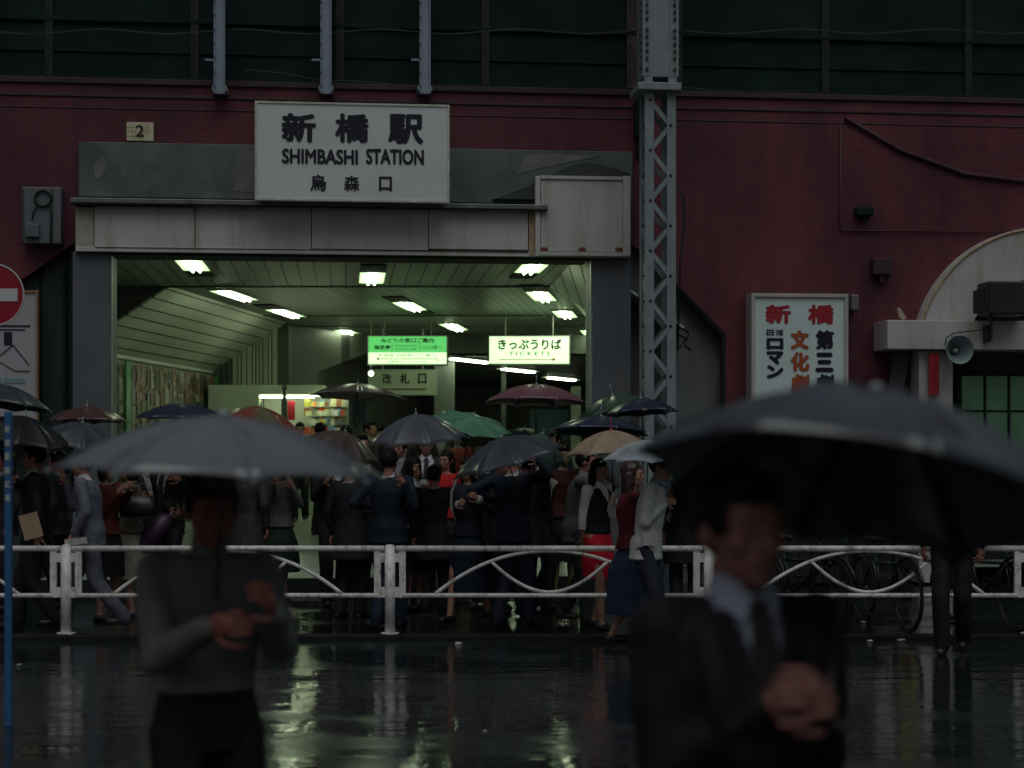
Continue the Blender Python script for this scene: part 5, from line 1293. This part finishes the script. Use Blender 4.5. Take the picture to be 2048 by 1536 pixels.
o = link('pocket', q.mesh('pocket', cloth((.46, .46, .45)), None), P); bpy.context.view_layer.update(); o.matrix_parent_inverse = P.matrix_world.inverted()
person('person in a black coat standing right of the grey jacket man', 1372, 16.6, face=180, h=1.66, top=(.012, .013, .015), coat=.55, shirt=(.1, .1, .1), vneck=False, rh=(1395, 1000, .1))
person('man in blue jeans half hidden behind the grey jacket man', 1326, 17.6, face=90, h=1.62, top=(.03, .035, .04), shirt=(.1, .1, .1), vneck=False, bottom=(.10, .13, .18), rh=(1345, 985, 0))
person('person dressed in black striding at the right under the big dark umbrella', 1905, 14.0, gz=0, face=-20, h=1.72, top=BLK, bottom=(.010, .010, .012), shirt=(.2, .2, .22), stride=.14)

# inside the hall, in the green light
hg = 'people standing in the green lit hall'
def gzh(Y): return .24 + (Y - 20.2) * .32 / 7.3 if Y < 27.5 else .56
for i, (px, Y, face, h, sx, tp, hr, lb) in enumerate((
        (640, 25.0, 150, 1.70, 'm', (.05, .055, .05), 'short', 'man with black hair seen from behind near the kiosk'),
        (692, 24.2, -60, 1.68, 'f', (.12, .10, .05), 'bob', 'black haired woman turned left right of the bright kiosk'),
        (738, 24.8, 60, 1.73, 'm', (.10, .10, .06), 'short', 'man in profile, tallest of the two heads right of the kiosk'),
        (766, 24.0, -120, 1.72, 'm', (.04, .04, .045), 'short', 'man with thick black hair facing away in the hall below the gate sign'),
        (715, 22.6, 170, 1.58, 'f', (.10, .02, .03), 'bob', 'woman in a maroon top between the two men in the hall'),
        (800, 23.6, 20, 1.68, 'm', (.03, .03, .035), 'short', 'man just inside the hall left of the bald man'),
        (917, 22.8, -30, 1.68, 'f', (.2, .03, .03), 'bob', 'woman in a dull red top inside the hall behind the green umbrella'),
        (985, 22.2, 170, 1.70, 'm', (.03, .035, .03), 'short', 'man walking away inside the hall behind the slate umbrella'),
        (600, 27.5, 0, 1.64, 'm', (.05, .06, .05), 'short', 'distant man walking out of the hall beside the kiosk'),
        (1110, 21.8, -40, 1.66, 'm', (.02, .03, .05), 'short', 'man in a dark jacket inside the hall near the right pillar'),
        (880, 25.5, 10, 1.66, 'm', (.04, .04, .04), 'short', 'man deep inside the hall behind the red sweater'))):
    person(lb, px, Y, gz=gzh(Y), face=face, h=h, sex=sx, top=tp, shirt=WH if i % 2 else (.3, .3, .3), vneck=(sx == 'm'), bottom=BLK, hair=hr, stride=.1 if i % 3 else .02, group=hg, skin=SKING, skirt=(.45, .18) if sx == 'f' else None)

# ------------------------------------------------------------------ umbrellas in the crowd
slate = fab((.075, .08, .105)); slate2 = fab((.045, .052, .066)); navy = fab((.012, .022, .052)); black = fab((.005, .006, .007)); brown = fab((.075, .034, .032)); brown2 = fab((.065, .042, .036))
mauve = fab((.19, .075, .10), .5, .15); purp = fab((.06, .035, .05)); silver = fab((.58, .62, .68), .3, .3); green = fab((.17, .42, .28), .3, .5, stain=(.40, .70, .50), sscale=(5, 5, 5), samt=.8)
beige = fab((.46, .34, .24), .5, .25, stain=(.16, .10, .08), sscale=(30, 30, 30), samt=.7); olive = fab((.15, .13, .06), .5, .15, stain=(.05, .04, .02), sscale=(26, 26, 26), samt=.8); redc = fab((.24, .05, .035), .5, .15, stain=(.06, .03, .02), sscale=(26, 26, 26), samt=.8); dkgreen = fab((.03, .065, .05), .4, .1); seag = fab((.05, .10, .09), .4, .2)
U = [
 ('dark slate umbrella at the top of the left edge', 5, 768, 17.0, .50, .22, 6, 5, slate2, None, 0),
 ('black umbrella held low over the man with the envelope', 50, 832, 15.2, .47, .22, 12, -4, black, None, 10),
 ('reddish brown umbrella in front of the left grey pillar', 174, 812, 17.2, .40, .16, 0, 2, brown, None, 5),
 ('slate umbrella tilted over the man in the grey-blue suit', 165, 845, 15.6, .40, .20, 12, -6, slate2, None, 20),
 ('navy umbrella with a bright wet highlight near the shop display', 362, 806, 16.6, .44, .15, 0, 0, navy, None, 12),
 ('umbrella with olive and red chequered panels near the kiosk', 522, 813, 17.6, .44, .20, 10, -2, olive, redc, 0),
 ('flat dark purple umbrella below the gate sign', 716, 767, 20.6, .56, .16, 2, 4, purp, None, 8),
 ('grey umbrella between the foreground umbrella and the green one', 832, 828, 16.4, .48, .27, -4, -6, slate, None, 14),
 ('brown umbrella partly behind the foreground grey umbrella', 690, 862, 16.8, .42, .24, 16, -4, brown2, None, 4),
 ('translucent green umbrella tilted so its ribs show', 948, 833, 17.2, .40, .085, 14, -17, green, None, 6),
 ('mauve umbrella, highest in the middle of the crowd', 1073, 768, 18.2, .54, .20, 1, 3, mauve, None, 22),
 ('large dark slate umbrella at the centre of the crowd', 1003, 874, 15.0, .50, .24, -16, -4, slate2, None, 10),
 ('dark blue-grey umbrella edge behind the raised hand', 1085, 868, 16.6, .30, .26, 14, -8, seag, None, 0),
 ('sea green umbrella over the woman with the black fringe', 1050, 856, 18.4, .30, .10, 3, 4, seag, None, 0),
 ('dark green umbrella beside the right grey pillar', 1225, 790, 18.0, .46, .20, -14, 4, dkgreen, None, 5),
 ('navy umbrella in front of the foot of the lattice mast', 1282, 797, 17.0, .36, .15, -3, 4, navy, None, 0),
 ('wide dark navy umbrella just above the beige one', 1202, 832, 16.2, .47, .16, 2, 6, navy, None, 14),
 ('beige patterned umbrella with a red tip', 1222, 860, 15.1, .41, .22, -2, 0, beige, None, 9),
 ('silvery pale grey umbrella over the man in the grey jacket', 1297, 879, 13.7, .36, .185, 2, 0, silver, None, 0),
 ('slate green umbrella right of the silvery one', 1372, 905, 16.4, .34, .30, 4, -4, seag, None, 16),
]
for (px, Y, gz, face, h, tp, lb) in ((430, 18.3, SZ, 170, 1.70, (.012, .013, .016), 'man in a charcoal coat behind the left foreground person'), (528, 19.2, .2, -150, 1.70, (.02, .022, .028), 'man in a dark jacket behind the woman in the grey knit top'),
        (722, 18.9, .2, 30, 1.71, (.015, .016, .018), 'man in a black coat between the black suit and the navy suit'), (800, 19.0, .2, -20, 1.66, (.018, .02, .02), 'man in a dark jacket behind the woman in the floral blouse'),
        (968, 18.0, SZ, 175, 1.69, (.010, .014, .02), 'man in a dark blue coat behind the pale shoulder strap'), (1052, 16.6, SZ, -160, 1.66, (.012, .012, .014), 'person in a black coat just behind the raised hand'),
        (1002, 17.0, SZ, 40, 1.64, (.016, .018, .02), 'person in a dark coat under the large slate umbrella'), (700, 16.4, SZ, 150, 1.60, (.014, .014, .016), 'person in a dark coat under the brown umbrella'),
        (868, 16.8, SZ, 165, 1.52, (.016, .012, .016), 'short person in a dark coat in front of the bald man'), (300, 17.8, SZ, 20, 1.68, (.014, .015, .016), 'man in a dark coat between the patterned top and the purple umbrella'),
        (118, 17.4, SZ, -100, 1.66, (.014, .018, .02), 'man in a dark coat under the reddish brown umbrella')):
    person(lb, px, Y, gz=gz, face=face, h=h, top=tp, shirt=(.25, .25, .27), vneck=abs(face) < 60, bottom=BLK, coat=.62 if abs(face) > 100 else 0, rh=(px + 8, 985, -.2 if abs(face) < 90 else .2), stride=.08)

redt = mat('red_tip', (.4, .01, .02), .4, var=0)
for (lb, px, py, Y, Rr, sg, ln, aw, m1, m2, sp) in U:
    umbrella(lb, px, py, Y, Rr * 1.07, sg * 1.05, ln, aw, m1, m2, spin=sp, tip=.12 if ('beige' in lb or 'green umbrella beside' in lb or 'mauve' in lb) else .06, tipm=redt if 'red tip' in lb else None, handle='straight', shaft=.55, sm=EYE_D_H)

# ------------------------------------------------------------------ parked bicycles at the right
def bicycle(label, px, Y, yaw, gz=SZ, basket=False):
    p = W(px, HZ, Y); p.z = gz
    t = thing('bicycle', label, 'bicycle', p, 'W', 'bicycles parked behind the fence'); t.rotation_euler = (0, 0, R(yaw)); t['base'] = (0, 0, 0)
    B = (0, 0, 0); chrome = M['chrome']; r_ = .33
    for xx, nm in ((.55, 'wheel'), (-.52, 'wheel')):
        wh = bpy.data.objects.new('wheel', None); COL.objects.link(wh); wh.parent = t
        c = Vector((xx, 0, r_)); cir = lambda rr: [c + Vector((rr * math.cos(a), 0, rr * math.sin(a))) for a in [2 * math.pi * i / 28 for i in range(28)]]
        part('tyre', MB().tube(cir(r_ - .018), .018, 7, closed=True), M['rubber'], t, parent=wh, base=B, smooth=True)
        part('rim', MB().tube(cir(r_ - .042), .010, 6, closed=True), chrome, t, parent=wh, base=B, smooth=True)
        sp = MB()
        for i in range(18):
            a = 2 * math.pi * i / 18; sp.cyl(c + Vector((0, .02 * (-1) ** i, 0)), c + Vector((math.cos(a) * (r_ - .045), 0, math.sin(a) * (r_ - .045))), .0016, n=4)
        sp.cyl(c + Vector((0, -.04, 0)), c + Vector((0, .04, 0)), .022, n=10)
        part('spokes', sp, chrome, t, parent=wh, base=B)
        arc = [c + Vector(((r_ + .03) * math.cos(a), 0, (r_ + .03) * math.sin(a))) for a in [R(-10 if xx < 0 else 20) + R(190 if xx < 0 else 150) * i / 14 for i in range(15)]]
        part('mudguard', MB().tube(arc, .018, 6), chrome, t, base=B, smooth=True)
    bbk = Vector((-.05, 0, .28)); st = Vector((-.22, 0, .72)); hd = Vector((.36, 0, .80)); hd2 = Vector((.40, 0, .62))
    q = MB()
    for a_, c_ in ((bbk, st), (bbk, hd2), (hd, hd2), (st - Vector((-.03, 0, .12)), hd2), (bbk, Vector((-.52, 0, .33))), (st, Vector((-.52, 0, .33)))): q.cyl(a_, c_, .015, n=8)
    part('frame', q, M['bikepaint'], t, base=B, smooth=True)
    q = MB().cyl(hd2, (.50, 0, .50), .014, n=8)
    for s_ in (-1, 1): q.tube([(.42, s_ * .02, .60), (.46, s_ * .05, .56), (.55, s_ * .05, .33)], .009, 6)
    part('fork', q, chrome, t, base=B, smooth=True)
    q = MB().cyl(hd, hd + Vector((-.03, 0, .17)), .012, n=8).tube([(.12, -.27, .96), (.26, -.26, 1.0), (.33, -.10, .97), (.33, .10, .97), (.26, .26, 1.0), (.12, .27, .96)], .011, 8)
    q.tube([(.30, -.18, .99), (.24, -.19, .95)], .006, 5).tube([(.30, .18, .99), (.24, .19, .95)], .006, 5)
    part('handlebar', q, chrome, t, base=B, smooth=True)
    part('grip', MB().cyl((.05, -.27, .94), (.14, -.27, .965), .016, n=8).cyl((.05, .27, .94), (.14, .27, .965), .016, n=8), M['rubber'], t, base=B, smooth=True)
    part('saddle', MB().ell((-.27, 0, .82), .13, .085, .035, 14, 8).ell((-.13, 0, .82), .08, .03, .028, 10, 7).cyl(st, (-.24, 0, .82), .012), M['rubber'], t, base=B, smooth=True)
    q = MB()
    for z in () if not basket else (.70, .78, .86, .94):
        e = .15 + (z - .7) * .1; q.tube([(.44, -e, z), (.44 + .24, -e, z), (.44 + .24, e, z), (.44, e, z)], .004, 4, closed=True)
    for i in range(7 if basket else 0):
        y_ = -.15 + .05 * i; q.cyl((.68, y_, .70), (.68 , y_ * 1.15, .94), .003, n=4); q.cyl((.44, y_, .70), (.44, y_ * 1.15, .94), .003, n=4); q.cyl((.44, y_, .70), (.68, y_, .70), .003, n=4)
    if basket: part('basket', q, chrome, t, base=B)
    part('front_lamp', MB().ell((.52, 0, .60), .04, .035, .035, 12, 8), chrome, t, base=B, smooth=True)
    part('crank', MB().cyl((-.05, -.06, .28), (-.05, .06, .28), .012).cyl((-.05, -.06, .28), (-.02, -.06, .12), .008).cyl((-.05, .06, .28), (-.08, .06, .44), .008).box(-.07, .03, -.14, -.07, .11, .13).box(-.13, -.03, .07, .14, .43, .45), chrome, t, base=B)
M['chrome'] = mat('tarnished_chrome', (.05, .053, .056), .35, .8, var=.2)
M['rubber'] = mat('black_rubber', (.015, .015, .015), .6, var=.1)
M['bikepaint'] = mat('dark_green_bicycle_paint', (.02, .035, .035), .3, .2, var=.1)
for px, Y, yaw, lb in ((1592, 16.0, -62, 'bicycle with a wire basket just right of the foreground man\'s face'), (1768, 15.6, -80, 'bicycle pointing at the fence in the middle of the right fence panel'), (1965, 15.7, -72, 'rightmost bicycle behind the fence near the dark legs'), (1690, 17.3, -100, 'bicycle standing farther back between the other bicycles')):
    bicycle(lb, px, Y, yaw, basket=px == 1592)

# ------------------------------------------------------------------ foreground figures
def toY(px, py, Y): return W(px, py, Y)
fgL = mat('wet_grey_nylon', (.14, .147, .165), .30, var=.2, vscale=2, coat=.7, trans=.01); fgR = mat('wet_slate_nylon', (.042, .048, .060), .34, var=.2, vscale=2, coat=.8, trans=.005)
t, bl, Rl = umbrella('wide grey umbrella held by the blurred person in the left foreground', 446, 830, 4.75, .478, .165, 2, -1, fgL, None, shaft=.60, spin=20, tip=.02, stretch=True, sm=EYE_D_H, group='large umbrellas in the foreground')
gp = bl + Rl @ Vector((0, 0, .03))
person('blurred person in a plain grey shirt in the left foreground', 414, 4.95, gz=0, h=1.645, face=28, head=(-8, 12), top=(.125, .133, .135), shirt=(.14, .15, .15), bottom=(.006, .006, .007), vneck=False, hemz=1.03, rh=W(420, 1252, 4.62), lh=W(545, 1222, 4.70), rgrip=True, lgrip=False, curl=(1.6, .9), fine=True, skin=mat('skin_shade', (.25, .085, .062), .5, var=.08), hair='short', sex='m', group='blurred people in the foreground', lean=.02)
t, br, Rr_ = umbrella('large dark umbrella tilted over the man in the right foreground', 1752, 782, 3.22, .450, .225, 12, 13, fgR, None, rm=EYE_D_H, sm=EYE_D_H, shaft=.62, spin=2, tip=.012, stretch=True, group='large umbrellas in the foreground')
gp = br + Rr_ @ Vector((0, 0, .04))
person('man in a dark suit with white collar and tie in the right foreground', 1474, 3.22, gz=0, h=1.67, face=20, head=(6, 2), vdim=(1.16, .19), top=(.010, .010, .013), shirt=(.36, .40, .52), tie=(.03, .025, .025), bottom=BLK, rh=W(1532, 1408, 3.06), lh=W(1628, 1382, 3.08), rgrip=True, lgrip=True, curl=(1.6, 1.6), fine=True, skin=mat('skin_warm', (.32, .14, .115), .5, var=.1), group='blurred people in the foreground')

finish_jobs()
for o in list(bpy.data.objects):
    for k in ('base', 'wr', 'wl'):
        if k in o: del o[k]
